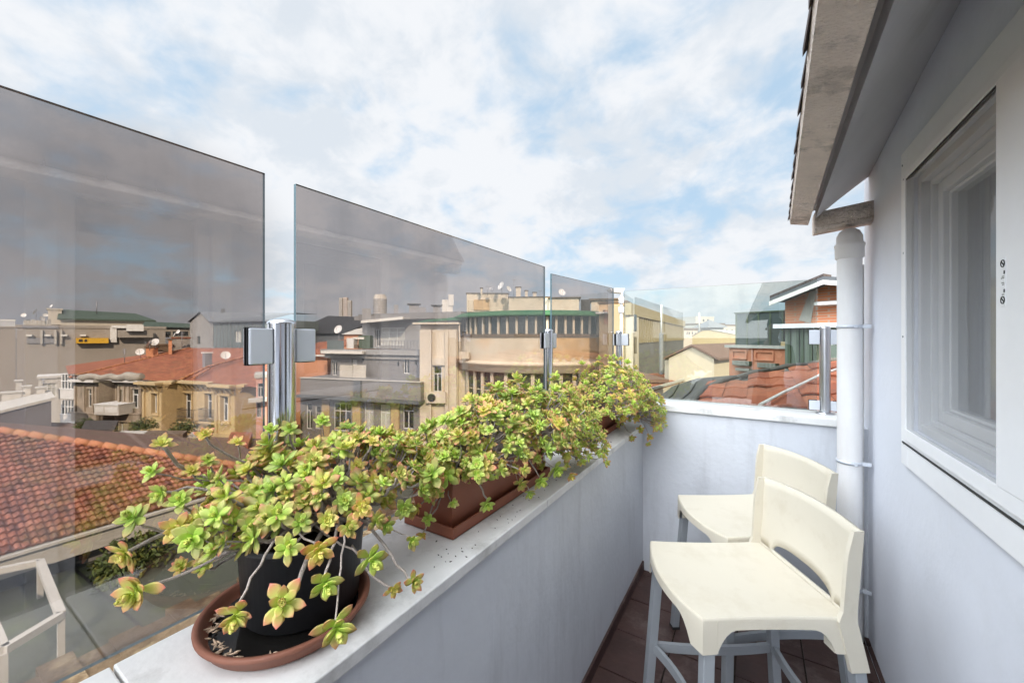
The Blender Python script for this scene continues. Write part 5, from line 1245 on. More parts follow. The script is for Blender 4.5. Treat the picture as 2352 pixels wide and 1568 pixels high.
# lower balcony wall
f3, zt3, zb3 = tier(690, 44, 966, 39.5, 868, 905, 8, 'greywall', [])
mb = MB(); f3.box(mb, -.05, f3.L+.05, zt3+.003, zt3+.09, -.35, .12); mb.build('balustrade_cap', M['conc'], gm)
mb = MB(); a0, a1, _, _ = f3.rect(815, 870, 831, 905); f3.box(mb, a0, a1, zb3, zt3, 0, .25); f3.box(mb, -.1, f3.L+.1, zb3-.3, zb3-.003, -1, .5); mb.build('pilaster', M['darkmetal'], gm)
f4, zt4, zb4 = tier(690, 45, 966, 40.5, 912, 1300, 8, 'greywall', [(703, 925, 717, 985, 'tall'), (723, 932, 737, 985, 'tall'), (766, 926, 806, 990, 'grid3'), (836, 926, 858, 992, 'tall', 'winpale'), (873, 930, 896, 990, 'tall', 'winpale'), (925, 926, 950, 985, 'tall')])
mb = MB()
for (x0, x1) in ((742, 758), (812, 830), (900, 918)): a0, a1, b0, b1 = f4.rect(x0, 915, x1, 990); f4.box(mb, a0, a1, b0-4, b1, 0, .2)
mb.build('mouldings', M['yelwall'], gm)
for (x0, y0, x1, y1) in ((905, 700, 915, 718), (940, 699, 962, 716), (962, 706, 978, 716), (995, 702, 1012, 716), (1015, 688, 1040, 716), (1030, 676, 1042, 690), (832, 708, 852, 728)):
    f_, o_ = sub(gm, x0, y0, x1, y1+12, 50, .9, 'metal' if x0 not in (1015, 1030) else 'white2', 'roof_vent', 'darkmetal' if x0 in (940, 995) else None, .12, .25)
# far towers
for i, (x0, y0, x1, y1, d, m, lb) in enumerate(((858, 681, 888, 760, 420, 'far1', 'broad round far tower with a stepped top, above the grey apartment block'), (779, 684, 786, 760, 700, 'far1', 'leftmost of three slim far towers'), (788, 683, 797, 760, 700, 'far2', 'middle and tallest of the three slim far towers'), (798, 690, 806, 760, 690, 'far1', 'rightmost and lowest of the three slim far towers'))):
    t = thing('tower', lb, 'tower', 'towers on the skyline'); a, b = XY(x0, d), XY(x1, d); c_ = (a+b)/2; r_ = (a-b).length/2; z1_ = ZP(y0, d)
    mb = MB()
    if i == 0: mb.lathe((c_.x, c_.y, 0), [(r_, GZ), (r_, z1_-3), (r_*.96, z1_-3), (r_*.96, z1_), (r_*.80, z1_), (r_*.8, z1_+2), (.1, z1_+2)], 32)
    else: f_ = Fr(a, b); f_.box(mb, 0, f_.L, GZ, z1_, -f_.L, 0)
    wl = mb.build('wall', M[m], t); mb = MB(); nfl = 26
    for k_ in range(nfl):
        zz = z1_-4-k_*((z1_-5)/nfl+.15)
        if i == 0: mb.lathe((c_.x, c_.y, 0), [(r_+.15, zz), (r_+.15, zz+.9)], 32)
        else: f_.box(mb, .4, f_.L-.4, zz, zz+1.2, 0, .15)
    mb.build('windows', M['metal'], wl)
# black-roofed hall and orange house by the thick post
t = thing('dark_roofed_hall', 'hall with a black roof behind the orange house, right of the thick post', 'building')
fr = Fr(XY(670, 66), XY(792, 62)); mb = MB(); fr.box(mb, 0, fr.L, GZ, ZP(765, 64), -14, 0); mb.build('wall', M['darkmetal'], t)
mb = MB(); zt_ = ZP(766, 64); mb.raw([fr.P(-.3, zt_, .5), fr.P(fr.L+.3, zt_, .5), fr.P(fr.L+.3, ZP(731, 72), -8), fr.P(-.3, ZP(724, 72), -8), fr.P(-.3, zt_, -15), fr.P(fr.L+.3, zt_, -15)], [(0, 1, 2, 3), (3, 2, 5, 4), (0, 3, 4), (1, 5, 2)]); mb.build('roof', M['iron'], t)
t, fr, zt = simple('orange_house', 'small orange rendered house between the thick post and the grey apartment block', 'house', 668, 53, 752, 50, 814, 6, 'orange', lip=0)
mb = MB(); mb.raw([fr.P(-.3, zt, .4), fr.P(fr.L+.5, zt, .4), fr.P(fr.L+.5, zt+2.2, -4.5), fr.P(-.3, zt+1.6, -4.5), fr.P(-.3, zt-.3, .4), fr.P(fr.L+.5, zt-.3, .4)], [(0, 1, 2, 3), (4, 5, 1, 0), (1, 5, 2)]); mb.build('roof', M['redroof'], t)
mb = MB(); fr.box(mb, -.3, fr.L+.5, zt-.1, zt+.12, .41, .55); mb.build('gutter', M['awnw'], t)
t, fr, zt = simple('orange_house', 'orange gable wall partly hidden behind the roof terrace of the grey block', 'house', 790, 60, 832, 58, 768, 6, 'orange', lip=0)
mb = MB(); mb.raw([fr.P(-.3, zt, .3), fr.P(fr.L+.3, zt, .3), fr.P(fr.L, zt+1.4, -2.5), fr.P(-.3, zt+.9, -2.5)], [(0, 1, 2, 3)]); mb.build('roof', M['conc'], t)
dish(778, 757, 48, .55, 15, 'big cream dish on the roof terrace edge of the grey block', mast=2.2)

# ------------------------------------------------------------------ cream round-fronted building
cr_ = thing('round_fronted_building', 'cream corner building with a curved front, ribbon windows and a green roof edge', 'building')
cc = XY(1236, 45); CR = 9.4
def cyl(mb, r_, z0_, z1_, a0=0, a1=2*math.pi, n=64, top=False):
    mb.lathe((cc.x, cc.y, 0), [(r_, z0_), (r_, z1_)]+([(.1, z1_)] if top else []), n, 0, True, a0, a1)
zf = lambda y: ZP(y, 45-CR)
mb = MB(); cyl(mb, CR, zf(832), zf(773)); cyl(mb, CR+.003, zf(1300), zf(1100)); mb.lathe((cc.x, cc.y, 0), [(CR, zf(773)), (.1, zf(773)+.01)], 64)
mb.lathe((cc.x, cc.y, 0), [(CR, zf(832)), (CR+.35, zf(835)), (CR+.35, zf(840)), (CR+.1, zf(843)), (CR+.1, zf(857)), (CR-.2, zf(859)), (CR-.7, zf(859))], 64)
mb.build('curved_wall', M['creamwall'], cr_)
# peeling patch
face = math.atan2(-cc.y, -cc.x)
mb = MB(); rr = random.Random(4); n_ = 34; prof_t = []; 
a_s, a_e = face+R(2), face+R(40)
for i in range(n_):
    a = a_s+(a_e-a_s)*i/n_; b = a_s+(a_e-a_s)*(i+1)/n_
    t0 = zf(775)-.05; lo = zf(826)+(0 if i > 4 else (4-i)*.35)+.12*math.sin(i*1.3)+rr.uniform(-.08, .08)
    up = t0-(0 if i < n_-5 else (i-n_+5)*.4)
    if i < 8: up = t0; 
    pts = [Vector((cc.x+(CR+.012)*math.cos(k_), cc.y+(CR+.012)*math.sin(k_), z_)) for k_, z_ in ((a, lo), (b, lo), (b, up), (a, up))]; mb.q(pts)
mb.build('peeling_patch', M['patch'], cr_)
mb = MB(); mb.lathe((cc.x, cc.y, 0), [(CR-.45, zf(773)), (CR-.45, zf(724))], 64); mb.build('upper_glazing', M['winglass'], cr_)
def mull(parent, r_, z0_, z1_, step, wd, m, nm, a0=-78, a1=78):
    mb = MB(); a = a0; rr = random.Random(8)
    while a < a1:
        an_ = face+R(a); d = Vector((math.cos(an_), math.sin(an_), 0)); s = Vector((-d.y, d.x, 0)); p = Vector((cc.x, cc.y, 0))+d*(r_-.1)
        mb.obox(p-s*wd/2+Vector((0, 0, z0_)), s*wd, d*.16, Vector((0, 0, z1_-z0_))); a += step*rr.uniform(.85, 1.15)
    return mb.build(nm, M[m], parent)
mull(cr_, CR-.36, zf(772), zf(725), 6.0, .2, 'creampale', 'mullions')
mb = MB(); cyl(mb, CR+.12, zf(774), zf(769.5)); cyl(mb, CR+.05, zf(769.4), zf(766.5)); mb.build('rusty_ledge', M['brown'], cr_)
mb = MB(); mb.lathe((cc.x, cc.y, 0), [(CR-.5, zf(725)), (CR+.30, zf(725)), (CR+.34, zf(721)), (CR-.5, zf(711)), (.1, zf(707))], 64); mb.build('green_roof', M['greensheet'], cr_)
mb = MB(); mb.lathe((cc.x, cc.y, 0), [(CR-.55, zf(1100)), (CR-.55, zf(859))], 64); mb.build('lower_glazing', M['winglass'], cr_)
mull(cr_, CR-.40, zf(1100), zf(859), 8.4, .34, 'creamwall', 'pillars')
mb = MB()
for zz in (zf(905), zf(955)): mb.lathe((cc.x, cc.y, 0), [(CR-.54, zz), (CR-.54, zz+.1)], 64)
mb.build('transoms', M['creampale'], cr_)
# flat pilastered part to the left
fp = Fr(XY(966, 40.5), XY(1052, 40.2)); zt_ = ZP(745, 40.5); mb = MB(); rs = [fp.rect(995, 840, 1015, 900)]; body(mb, fp, GZ, zt_, 9, rs); mb.build('pilaster_wall', M['creamwall'], cr_); window_(fp, rs[0], cr_, 'tall')
mb = MB()
for (x0, x1, o_) in ((966, 988, .3), (988, 993, .45), (1024, 1032, .45), (1032, 1050, .3)): a0, a1, b0, b1 = fp.rect(x0, 755, x1, 1100); fp.box(mb, a0, a1, GZ, zt_-.55, 0.002, o_)
a0, a1, b0, b1 = fp.rect(994, 822, 1023, 838); fp.box(mb, a0, a1, b0, b1, .003, .28); mb.build('pilasters', M['creampale'], cr_)
mb = MB(); fp.box(mb, -.6, fp.L+.3, zt_+.002, zt_+.18, -9, .8); mb.build('roof_edge', M['creampale'], cr_)
mb = MB(); mb.raw([fp.P(-.3, zt_+.2, .6), fp.P(fp.L+1.5, zt_+.5, .6), fp.P(fp.L+1.5, zt_+1.1, -3), fp.P(-.3, zt_+.6, -3)], [(0, 1, 2, 3), (3, 2, 1, 0)]); mb.build('green_roof', M['greensheet'], cr_)
mb = MB(); a, z_ = fp.pix(1056, 800); mb.tube([fp.P(fp.L+.2, zt_, .35), fp.P(fp.L+.3, ZP(822, 40), .35)], .09, 6); mb.build('rainwater_pipe', M['creampale'], cr_)
sub(cr_, 1054, 808, 1078, 824, 38.5, .6, 'creampale', 'hopper'); 
# link walls between
for (x0, y0, x1, y1, d, dep, m, nm) in ((1052, 776, 1072, 1100, 40.6, 3, 'creamwall', 'link_wall'),): sub(cr_, x0, y0, x1, y1, d, dep, m, nm)
# penthouse
f_, o_ = sub(cr_, 1072, 674, 1168, 716, 45, 6, 'creampale', 'penthouse', 'brown', .08, .1)
mb = MB(); a0, a1, b0, b1 = f_.rect(1088, 688, 1124, 712); f_.box(mb, a0, a1, b0, b1, 0, .15); mb.build('timber_boards', M['patch'], o_)
f_, o_ = sub(cr_, 1168.5, 683, 1262, 716, 43.5, 5, 'creampale', 'penthouse', 'brown', .08, .1)
sub(cr_, 1262.6, 685, 1330, 716, 42.6, 5, 'creamwall', 'penthouse', 'brown', .1, .2)
f_, o_ = sub(cr_, 1334, 688, 1356, 716, 43, 3, 'dkwood', 'roof_room'); sub(cr_, 1358, 690, 1425, 716, 47, 4, 'creamwall', 'roof_room', 'brown', .2, .3)
for (x0, y0, x1, y1) in ((1185, 660, 1196, 684), (1206, 668, 1212, 684), (1104, 662, 1108, 676), (1224, 672, 1232, 684)):
    sub(cr_, x0, y0, x1, y1, 44, .6, 'creampale', 'chimney', 'brown', .08, .08)
for i, (x, y, r_, lb) in enumerate(((1152, 657, .48, 'large white dish on the cream penthouse of the round-fronted building'), (1130, 664, .3, 'small grey dish left of the large one on the cream penthouse'), (1290, 672, .4, 'small dish at the right end of the cream penthouse'), (1168, 664, .35, 'small dish just right of the large one on the cream penthouse'))): dish(x, y, 43.5, r_, -20+33*i, lb, mast=1.0, m='dishm' if i != 1 else 'metal')
mb = MB()
for (x, y0, y1) in ((1180, 640, 690), (1240, 665, 690), (1120, 655, 680)): mb.tube([PX(x, y1, 43), PX(x, y0, 43)], .03, 4); mb.tube([PX(x-5, y0+3, 43), PX(x+5, y0+3, 43)], .025, 4)
mb.build('aerials', M['metal'], cr_)
# AC unit
ac = thing('air_conditioner', 'round-fanned air conditioner low on the cream pilastered wall', 'air conditioner'); mb = MB(); a0, a1, b0, b1 = fp.rect(980, 900, 1024, 925, .6); fp.box(mb, a0, a1, b0, b1, .32, .75); mb.build('casing', M['creampale'], ac)
mb = MB(); c_ = fp.P(a0+.55, (b0+b1)/2, .77); mb.tube([c_, c_+Vector((fp.n.x, fp.n.y, 0))*.03], .42, 18); mb.build('fan', M['iron'], ac)
# shabby brick part right of the round front
t, fr, zt = simple('shabby_house', 'crumbling brick and render house squeezed right of the round-fronted building', 'house', 1376, 36, 1438, 35, 697, 6, 'patch', [(1385, 712, 1398, 722), (1402, 738, 1416, 758)], 'bare', lip=.2, rm='brown')
mb = MB(); fr.box(mb, fr.L*.2, fr.L*.98, zt-1.9, zt-.7, 0, .06); mb.build('brickwork', M['brick'], t)
mb = MB(); a0, a1, b0, b1 = fr.rect(1370, 716, 1436, 720, .5); fr.box(mb, a0, a1, b0, b1, 0, .9); mb.build('ledge', M['conc'], t)
# ------------------------------------------------------------------ lamp above corner
lp = thing('flood_lamp', 'small white flood lamp on a thin mast above the corner post', 'lamp'); d = 6.5
a, b = PX(1396, 664, d), PX(1431, 664, d); mb = MB(); mid = (a+b)/2; ax = (b-a); ay = Vector((-ax.y, ax.x, 0)).normalized()*.12
mb.raw([a-ay, b-ay, b+ay, a+ay]+[a*.82+b*.18-ay*.7-Vector((0, 0, .055)), b*.85+a*.15-ay*.7-Vector((0, 0, .07)), b*.85+a*.15+ay*.7-Vector((0, 0, .07)), a*.82+b*.18+ay*.7-Vector((0, 0, .055))], [(0, 1, 2, 3), (4, 7, 6, 5), (0, 4, 5, 1), (1, 5, 6, 2), (2, 6, 7, 3), (3, 7, 4, 0)]); mb.build('lamp_head', M['white'], lp)
mb = MB(); q_ = PX(1427, 668, d); mb.tube([q_, Vector((q_.x, q_.y, -1.5))], .022, 8); mb.build('mast', M['alu'], lp)
for yy_ in (690, 712): 
    mb = MB(); p = PX(1427, yy_, d); mb.tube([p-Vector((0, 0, .05)), p+Vector((0, 0, .05))], .045, 10); mb.build('bracket', M['white'], lp)
# ------------------------------------------------------------------ finned building
fb = thing('finned_building', 'long beige building clad in vertical fins, running away to the right', 'building')
f5 = Fr(XY(1437, 33), XY(1567, 72)); zt_ = ZP(699, 33); zm = EYE-.6; mb = MB(); body(mb, f5, GZ, zt_, 1.5); mb.build('wall', M['fin'], fb)
mb = MB(); f5.box(mb, -.2, f5.L+.2, zt_-.9, zt_+.1, .0, .5); mb.build('fascia', M['fin'], fb)
mb = MB(); rr = random.Random(3); n_ = 36
for k_ in range(n_): a = 3.2+(f5.L-3.4)*k_/n_; f5.box(mb, a, a+.35, zm+.01, zt_-.91, 0.002, .38)
mb.build('fins', M['fin'], fb)
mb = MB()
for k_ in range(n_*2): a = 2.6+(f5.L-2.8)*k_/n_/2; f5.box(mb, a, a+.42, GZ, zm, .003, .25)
f5.box(mb, 2.6, f5.L, zm-.05, zm+.005, .0, .3); mb.build('corrugated_shadow_base', M['corr'], fb)  # cast shadow on the lower wall, put into a darker cladding colour
mb = MB(); f5.box(mb, 0.05, 2.4, GZ, zt_-1, .003, .6); mb.build('pier', M['creampale'], fb)
mb = MB()
for zz in (2.1, .2): f5.box(mb, .35, 1.3, zz, zz+1.4, .601, .65)
mb.build('window', M['winglass'], fb)
for (x, y0, y1, d) in ((1519, 700, 765, 30), (1606, 718, 755, 55)):
    t = thing('flue', 'slim white flue pipe standing in front of the fins' if x < 1550 else 'slim white flue pipe above the far cream houses', 'pipe'); mb = MB(); mb.tube([PX(x, y1, d), PX(x, y0, d)], .07 if x < 1550 else .1, 8); mb.build('pipe', M['wf'], t)
    mb = MB(); mb.tube([PX(x, y1, d), Vector(PX(x, y1, d))-Vector((0, 0, 8))], .16, 8); mb.build('base', M['corr'], t)
# far cream houses
rr = random.Random(12)
FH = [(1570, 1602, 758, 90, 'far2', 'small cream house with three dark windows beside the end of the fins', [(1577, 762, 1580, 768), (1582, 762, 1585, 768), (1589, 762, 1592, 768), (1596, 763, 1598, 768)]),
 (1600, 1640, 762, 100, 'conc', 'cluttered greyish house under the skyline', [(1606, 768, 1612, 774), (1620, 768, 1626, 774)]), (1622, 1664, 745, 130, 'lightwall', 'pale house with a dark roof pavilion', [(1628, 752, 1633, 758), (1640, 752, 1645, 758)]),
 (1598, 1640, 728, 240, 'far1', 'distant pale apartment block rising above the houses', [(1604, 733, 1608, 738), (1614, 733, 1618, 738), (1624, 733, 1628, 738), (1604, 743, 1608, 748), (1614, 743, 1618, 748)]), (1660, 1700, 748, 150, 'far2', 'distant pinkish block right of the roof pavilion', [(1668, 756, 1672, 761), (1680, 756, 1684, 761)]),
 (1540, 1600, 748, 170, 'far2', 'distant pinkish block directly behind the end of the fins', [(1572, 752, 1576, 756)]), (1700, 1790, 764, 160, 'far1', 'long low far block behind the terracotta building', [(1710, 770, 1716, 776), (1730, 770, 1736, 776)])]
for (x0, x1, y, d, m, lb, wn_) in FH: simple('far_house', lb, 'house', x0, d, x1, d*1.02, y, d*.1, m, wn_, 'bare', 'far houses under the skyline', lip=.5, rm='brown' if m != 'far1' else 'conc', zb=GZ)
t, fr, zt = simple('pale_house', 'hipped grey roof pavilion among the far cream houses', 'house', 1630, 110, 1662, 110, 752, 8, 'lightwall', [(1640, 756, 1645, 762)], 'bare', lip=0)
mb = MB(); mb.raw([fr.P(-1, zt, 1), fr.P(fr.L+1, zt, 1), fr.P(fr.L*.5, zt+2.4, -4), fr.P(-1, zt, -9), fr.P(fr.L+1, zt, -9)], [(0, 1, 2), (1, 4, 2), (3, 0, 2)]); mb.build('roof', M['metal'], t)
# ridge of hazy land
mb = MB(); pts = []
for i in range(60):
    x = 600+i*40; pts.append((x, 757+4*math.sin(i*.5)+3*math.sin(i*1.3)+(0 if x < 1100 else 2)))
hv = []; D_ = 2600
for x, y in pts: hv += [PX(x, y, D_), Vector((PX(x, 773, D_).x, PX(x, 773, D_).y, GZ))]
n_ = len(pts); mb.raw(hv+[h*1.0+Vector((h.x*.3, h.y*.3, 0)) for h in hv], [(2*i+1, 2*i+3, 2*i+2, 2*i) for i in range(n_-1)]+[(2*i, 2*i+2, 2*n_+2*i+2, 2*n_+2*i) for i in range(n_-1)])
M['hill'] = mat('hazy_hills', (.30, .29, .27), .95, .1, .004)
tag(mb.build('hills', M['hill']), kind='structure')
# yellow block
t, fr, zt = simple('yellow_house', 'plain pale yellow wall with a low sloping top, behind the white gable', 'house', 1590, 48, 1700, 44, 772, 8, 'yel2', lip=0)
mb = MB(); L_ = fr.L; mb.raw([fr.P(0, zt-.001), fr.P(L_, zt-.001), fr.P(L_, zt+.1), fr.P(L_*.4, zt+.75), fr.P(L_*.25, zt+.75)], [(0, 1, 2, 3, 4)]); mb.build('gable_wall', M['yel2'], t)
mb = MB(); mb.raw([fr.P(-.1, zt, .1), fr.P(L_*.25, zt+.78, .1), fr.P(L_*.4, zt+.78, .1), fr.P(L_+.1, zt+.12, .1), fr.P(-.1, zt, -8), fr.P(L_*.25, zt+.78, -8), fr.P(L_*.4, zt+.78, -8), fr.P(L_+.1, zt+.12, -8)], [(0, 1, 5, 4), (1, 2, 6, 5), (2, 3, 7, 6)]); mb.build('roof', M['conc'], t)
# white gable house
wg = thing('gable_house', 'plain warm-white house end with a shallow gable and brown tiled roof', 'house'); fr = Fr(XY(1536, 26), XY(1640, 24)); L_ = fr.L; zl, zp, zr2 = ZP(822, 26), ZP(796, 25), ZP(823, 24)
ap = fr.pix(1590, 796)[0]
mb = MB(); mb.raw([fr.P(0, GZ), fr.P(L_, GZ), fr.P(L_, zr2), fr.P(ap, zp), fr.P(0, zl), fr.P(L_, GZ, -9), fr.P(L_, zr2, -9), fr.P(0, GZ, -9), fr.P(0, zl, -9)], [(0, 1, 2, 3, 4), (1, 5, 6, 2), (0, 4, 8, 7)]); mb.build('wall', M['whwall'], wg)
mb = MB()
for (a, za, b, zb_) in ((-.3, zl-.12, ap, zp), (ap, zp, L_+.35, zr2-.14)):
    mb.raw([fr.P(a, za+.03, .15), fr.P(b, zb_+.03, .15), fr.P(b, zb_+.16, .15), fr.P(a, za+.16, .15), fr.P(a, za+.03, -9), fr.P(b, zb_+.03, -9), fr.P(b, zb_+.16, -9), fr.P(a, za+.16, -9)], [(0, 1, 2, 3), (3, 2, 6, 7), (0, 4, 5, 1), (1, 5, 6, 2), (0, 3, 7, 4)])
mb.build('roof', M['brownroof'], wg)
mb = MB(); fr.box(mb, -.5, -.02, GZ, zl-.2, -4, -.5); mb.build('side_wall', M['creampale'], wg)
t, fr, zt = simple('brown_roofed_house', 'small house with a brown lean-to roof between the white gable and the terracotta building', 'house', 1640, 27, 1684, 26, 823, 5, 'whwall', [(1660, 828, 1668, 842)], 'bare', lip=0)
mb = MB(); mb.raw([fr.P(-.4, zt+.3, .2), fr.P(fr.L+.2, zt-.05, .2), fr.P(fr.L+.2, zt+.35, -4), fr.P(-.4, zt+.9, -4)], [(0, 1, 2, 3), (3, 2, 1, 0)]); mb.build('roof', M['brownroof'], t)
# terracotta building
tb = thing('terracotta_building', 'terracotta-red building with framed panels and slatted planters, below the brick house', 'building'); fr = Fr(XY(1675, 15), XY(1990, 11.5)); zt_ = ZP(798, 15); mb = MB(); body(mb, fr, GZ, zt_, 5); mb.build('wall', M['tera'], tb)
mb = MB(); fr.box(mb, -.12, fr.L, zt_+.002, zt_+.10, -5, .12); mb.build('coping', M['conc'], tb)
def outl(mb, fr, a0, a1, z0_, z1_, w_, o0, o1):
    fr.box(mb, a0, a1, z0_, z0_+w_, o0, o1); fr.box(mb, a0, a1, z1_-w_, z1_, o0, o1); fr.box(mb, a0, a0+w_, z0_+w_, z1_-w_, o0, o1); fr.box(mb, a1-w_, a1, z0_+w_, z1_-w_, o0, o1)
for (x0, y0, x1, y1) in ((1683, 804, 1717, 824), (1735, 806, 1779, 828), (1806, 806, 1866, 832)):
    mb = MB(); a0, a1, b0, b1 = fr.rect(x0, y0, x1, y1); outl(mb, fr, a0, a1, b0, b1, .045, 0, .07); mb.build('panel_frame', M['tera'], tb)
for (x0, y0, x1, y1) in ((1683, 829, 1722, 839), (1740, 834, 1783, 845), (1690, 846, 1722, 852)):
    mb = MB(); a0, a1, b0, b1 = fr.rect(x0, y0, x1, y1, .2); fr.box(mb, a0, a1, b0, b1, 0, .22)
    o = mb.build('planter', M['planter'], tb); mb = MB(); n_ = 14
    for k_ in range(n_): a = a0+(a1-a0)*k_/n_; fr.box(mb, a, a+(a1-a0)/n_*.35, b0+.01, b1+.015, .221, .24)
    mb.build('slats', M['conc'], o)
mb = MB(); a, _ = fr.pix(1727, 820); fr.box(mb, a, a+.05, GZ, zt_, 0, .05); mb.build('rainwater_pipe', M['pinkwall'], tb)
mb = MB(); f6 = Fr(fr.A-fr.n*.55, fr.B-fr.n*.55); a0, a1, b0, b1 = f6.rect(1690, 718, 1800, 797); f6.box(mb, a0, a1, zt_+.1, b1, -2.2, 0); o = mb.build('terrace_enclosure', M['encl'], tb)
mb = MB(); f6.box(mb, a0-.04, a1+.04, b1+.002, b1+.05, -2.25, .05)
for k_ in range(5): a = a0+(a1-a0-.05)*k_/4; f6.box(mb, a, a+.05, zt_+.1, b1, .001, .03)
mb.build('enclosure_frame', M['planter'], o)
mb = MB(); a0, a1, b0, b1 = fr.rect(1795, 787, 1820, 795, -.1); fr.box(mb, a0, a1, zt_+.102, zt_+.25, -.4, -.05); mb.build('box_planter', M['yel2'], tb)
# brick house
bh = thing('brick_house', 'orange brick house with a dark sloping eave, behind the far right post', 'house'); fr = Fr(XY(1803, 13), XY(2060, 10.6)); zb_ = ZP(744, 13); zt_ = ZP(683, 13)
mb = MB(); body(mb, fr, zb_, zt_-.1, 6); g0_, g1_ = fr.pix(1803, 683), fr.pix(1890, 648); mb.q([fr.P(0, zt_-.101), fr.P(fr.L, zt_-.101), fr.P(2*g1_[0], zt_-.08), fr.P(g1_[0], g1_[1])]); mb.build('brick_wall', M['brick'], bh)
mb = MB(); fr.box(mb, -.25, fr.L, zb_-.14, zb_-.003, -6, .25); mb.build('string_course', M['white'], bh)
rs = [fr.rect(1886, 756, 1918, 792)]
mb = MB(); body(mb, fr, GZ, zb_-.142, 6, rs); mb.build('green_wall', mat('grey_green_render', (.20, .24, .19), .8, .1, 1), bh); window_(fr, rs[0], bh, 'two')
mb = MB()
for x in (1812, 1832, 1842, 1862, 1874): a, _ = fr.pix(x, 770); fr.box(mb, a, a+.07, zb_-1.6, zb_-.143, 0, .09)
mb.build('mouldings', M['planter'], bh)
# gable roof: verge slopes up from lower left
vA = fr.pix(1768, 692, .8); vB = fr.pix(1892, 642, .8)
mb = MB(); d_ = Vector((0, 0, .10)); A_, B_ = fr.P(vA[0], vA[1], .8), fr.P(vB[0], vB[1], .8); A2, B2 = fr.P(vA[0], vA[1], -6), fr.P(vB[0], vB[1], -6); C_ = fr.P(vB[0]+(vB[0]-vA[0]), vA[1]+.2, .8); C2 = fr.P(vB[0]+(vB[0]-vA[0]), vA[1]+.2, -6)
mb.raw([A_, B_, B2, A2, A_+d_, B_+d_, B2+d_, A2+d_, C_, C2, C_+d_, C2+d_], [(0, 1, 2, 3), (4, 7, 6, 5), (0, 4, 5, 1), (3, 2, 6, 7), (0, 3, 7, 4), (1, 8, 9, 2), (5, 6, 11, 10), (1, 5, 10, 8), (8, 10, 11, 9)]); rf = mb.build('roof', M['darkmetal'], bh)
mb = MB(); mb.obox(A_-Vector((0, 0, .14)), B_-A_, fr.P(0, 0, .05)-fr.P(0, 0, 0), Vector((0, 0, .13))); mb.obox(B_-Vector((0, 0, .14)), C_-B_, fr.P(0, 0, .05)-fr.P(0, 0, 0), Vector((0, 0, .13))); mb.build('verge_board', M['whited'], rf)
mb = MB()
for k_ in range(16):
    f = k_/16; p = A_+(B_-A_)*f+Vector((0, 0, .11)); mb.obox(p, (B_-A_)/16*.9, fr.P(0, 0, -.5)-fr.P(0, 0, 0), Vector((0, 0, .07)))
mb.build('verge_tiles', M['tile_dk'], rf)
mb = MB(); a0, a1, _, _ = fr.rect(1836, 662, 1876, 742); zz0, zz1 = fr.pix(1850, 742)[1], fr.pix(1860, 668)[1]
mb.raw([fr.P(a0, zz0+.1, .02), fr.P(a1-.15, zz0, .02), fr.P(a1, zz1, .02), fr.P(a0+.3, zz1-.05, .02), fr.P(a0, zz0+.1, .04), fr.P(a1-.15, zz0, .04), fr.P(a1, zz1, .05), fr.P(a0+.3, zz1-.05, .05)], [(4, 5, 6, 7), (0, 1, 5, 4), (1, 2, 6, 5), (2, 3, 7, 6), (3, 0, 4, 7)]); mb.build('render_patch', M['conc'], bh)
mb = MB(); fr.box(mb, fr.pix(1884, 690)[0], fr.L, zt_-.35, zt_-.25, .0, .4); mb.build('ledge', M['whited'], bh)
# ------------------------------------------------------------------ nearest roof beyond end wall
nr = thing('lean_to_roof', 'low neighbouring roof of orange tiles and grey bitumen felt just beyond the end parapet', 'roof')
def rz(x, y): return 1.02+.085*(y-3.2)+.11*(x+.2)
def rp(px_, py_):
    r = RAY(px_, py_); t_ = (1.02-.085*3.2+.022-EYE)/(r.z-.085*r.y-.11*r.x); return Vector((r.x*t_, r.y*t_, EYE+r.z*t_))
bp_ = [rp(*p) for p in ((1470, 960), (1500, 915), (1545, 880), (1600, 863), (1680, 856), (1760, 850), (1850, 838), (1960, 826), (2050, 822))]
bp_ = [p for p in bp_]; near = [Vector((2.2, 3.12, rz(2.2, 3.12))), Vector((-.98, 3.12, rz(-.98, 3.12)))]
poly = bp_+near; n_ = len(poly)
mb = MB(); mb.raw([p-Vector((0, 0, .03)) for p in poly]+[p-Vector((0, 0, .5)) for p in poly], [tuple(range(n_))]+[(i, n_+i, n_+(i+1) % n_, (i+1) % n_) for i in range(n_)]); mb.build('felt', M['felt'], nr)
uu = Vector((1, 0, .11)).normalized(); vv_ = Vector((0, 1, .085)).normalized()
edge = [rp(*p) for p in ((1580, 935), (1625, 890), (1690, 868), (1766, 851), (1850, 838), (1960, 826), (2050, 822))]
def ins2(c):
    if c.y < 3.13: return False
    pl = edge+[Vector((2.2, 3.1, 0)), Vector((edge[0].x-.08, 3.1, 0))]; k = False; j = len(pl)-1
    for i in range(len(pl)):
        a, b = pl[i], pl[j]
        if (a.y > c.y) != (b.y > c.y) and c.x < (b.x-a.x)*(c.y-a.y)/(b.y-a.y)+a.x: k = not k
        j = i
    return k
tile_field('roof_tiles', nr, Vector((-1, 3.1, rz(-1, 3.1))), uu, vv_, ins2, 20, 11, .19, .42, M['tile2'], 9, .012, .012, 5)
mb = MB(); rr = random.Random(6)
for i in range(len(edge)-1):
    a, b = edge[i], edge[i+1]; mb.tube([a+Vector((0, 0, .01)), (a+b)/2+Vector((0, 0, .02)), b+Vector((0, 0, .01))], [.02, .03, .02], 8)
mb.build('felt_roll', M['felt'], nr)
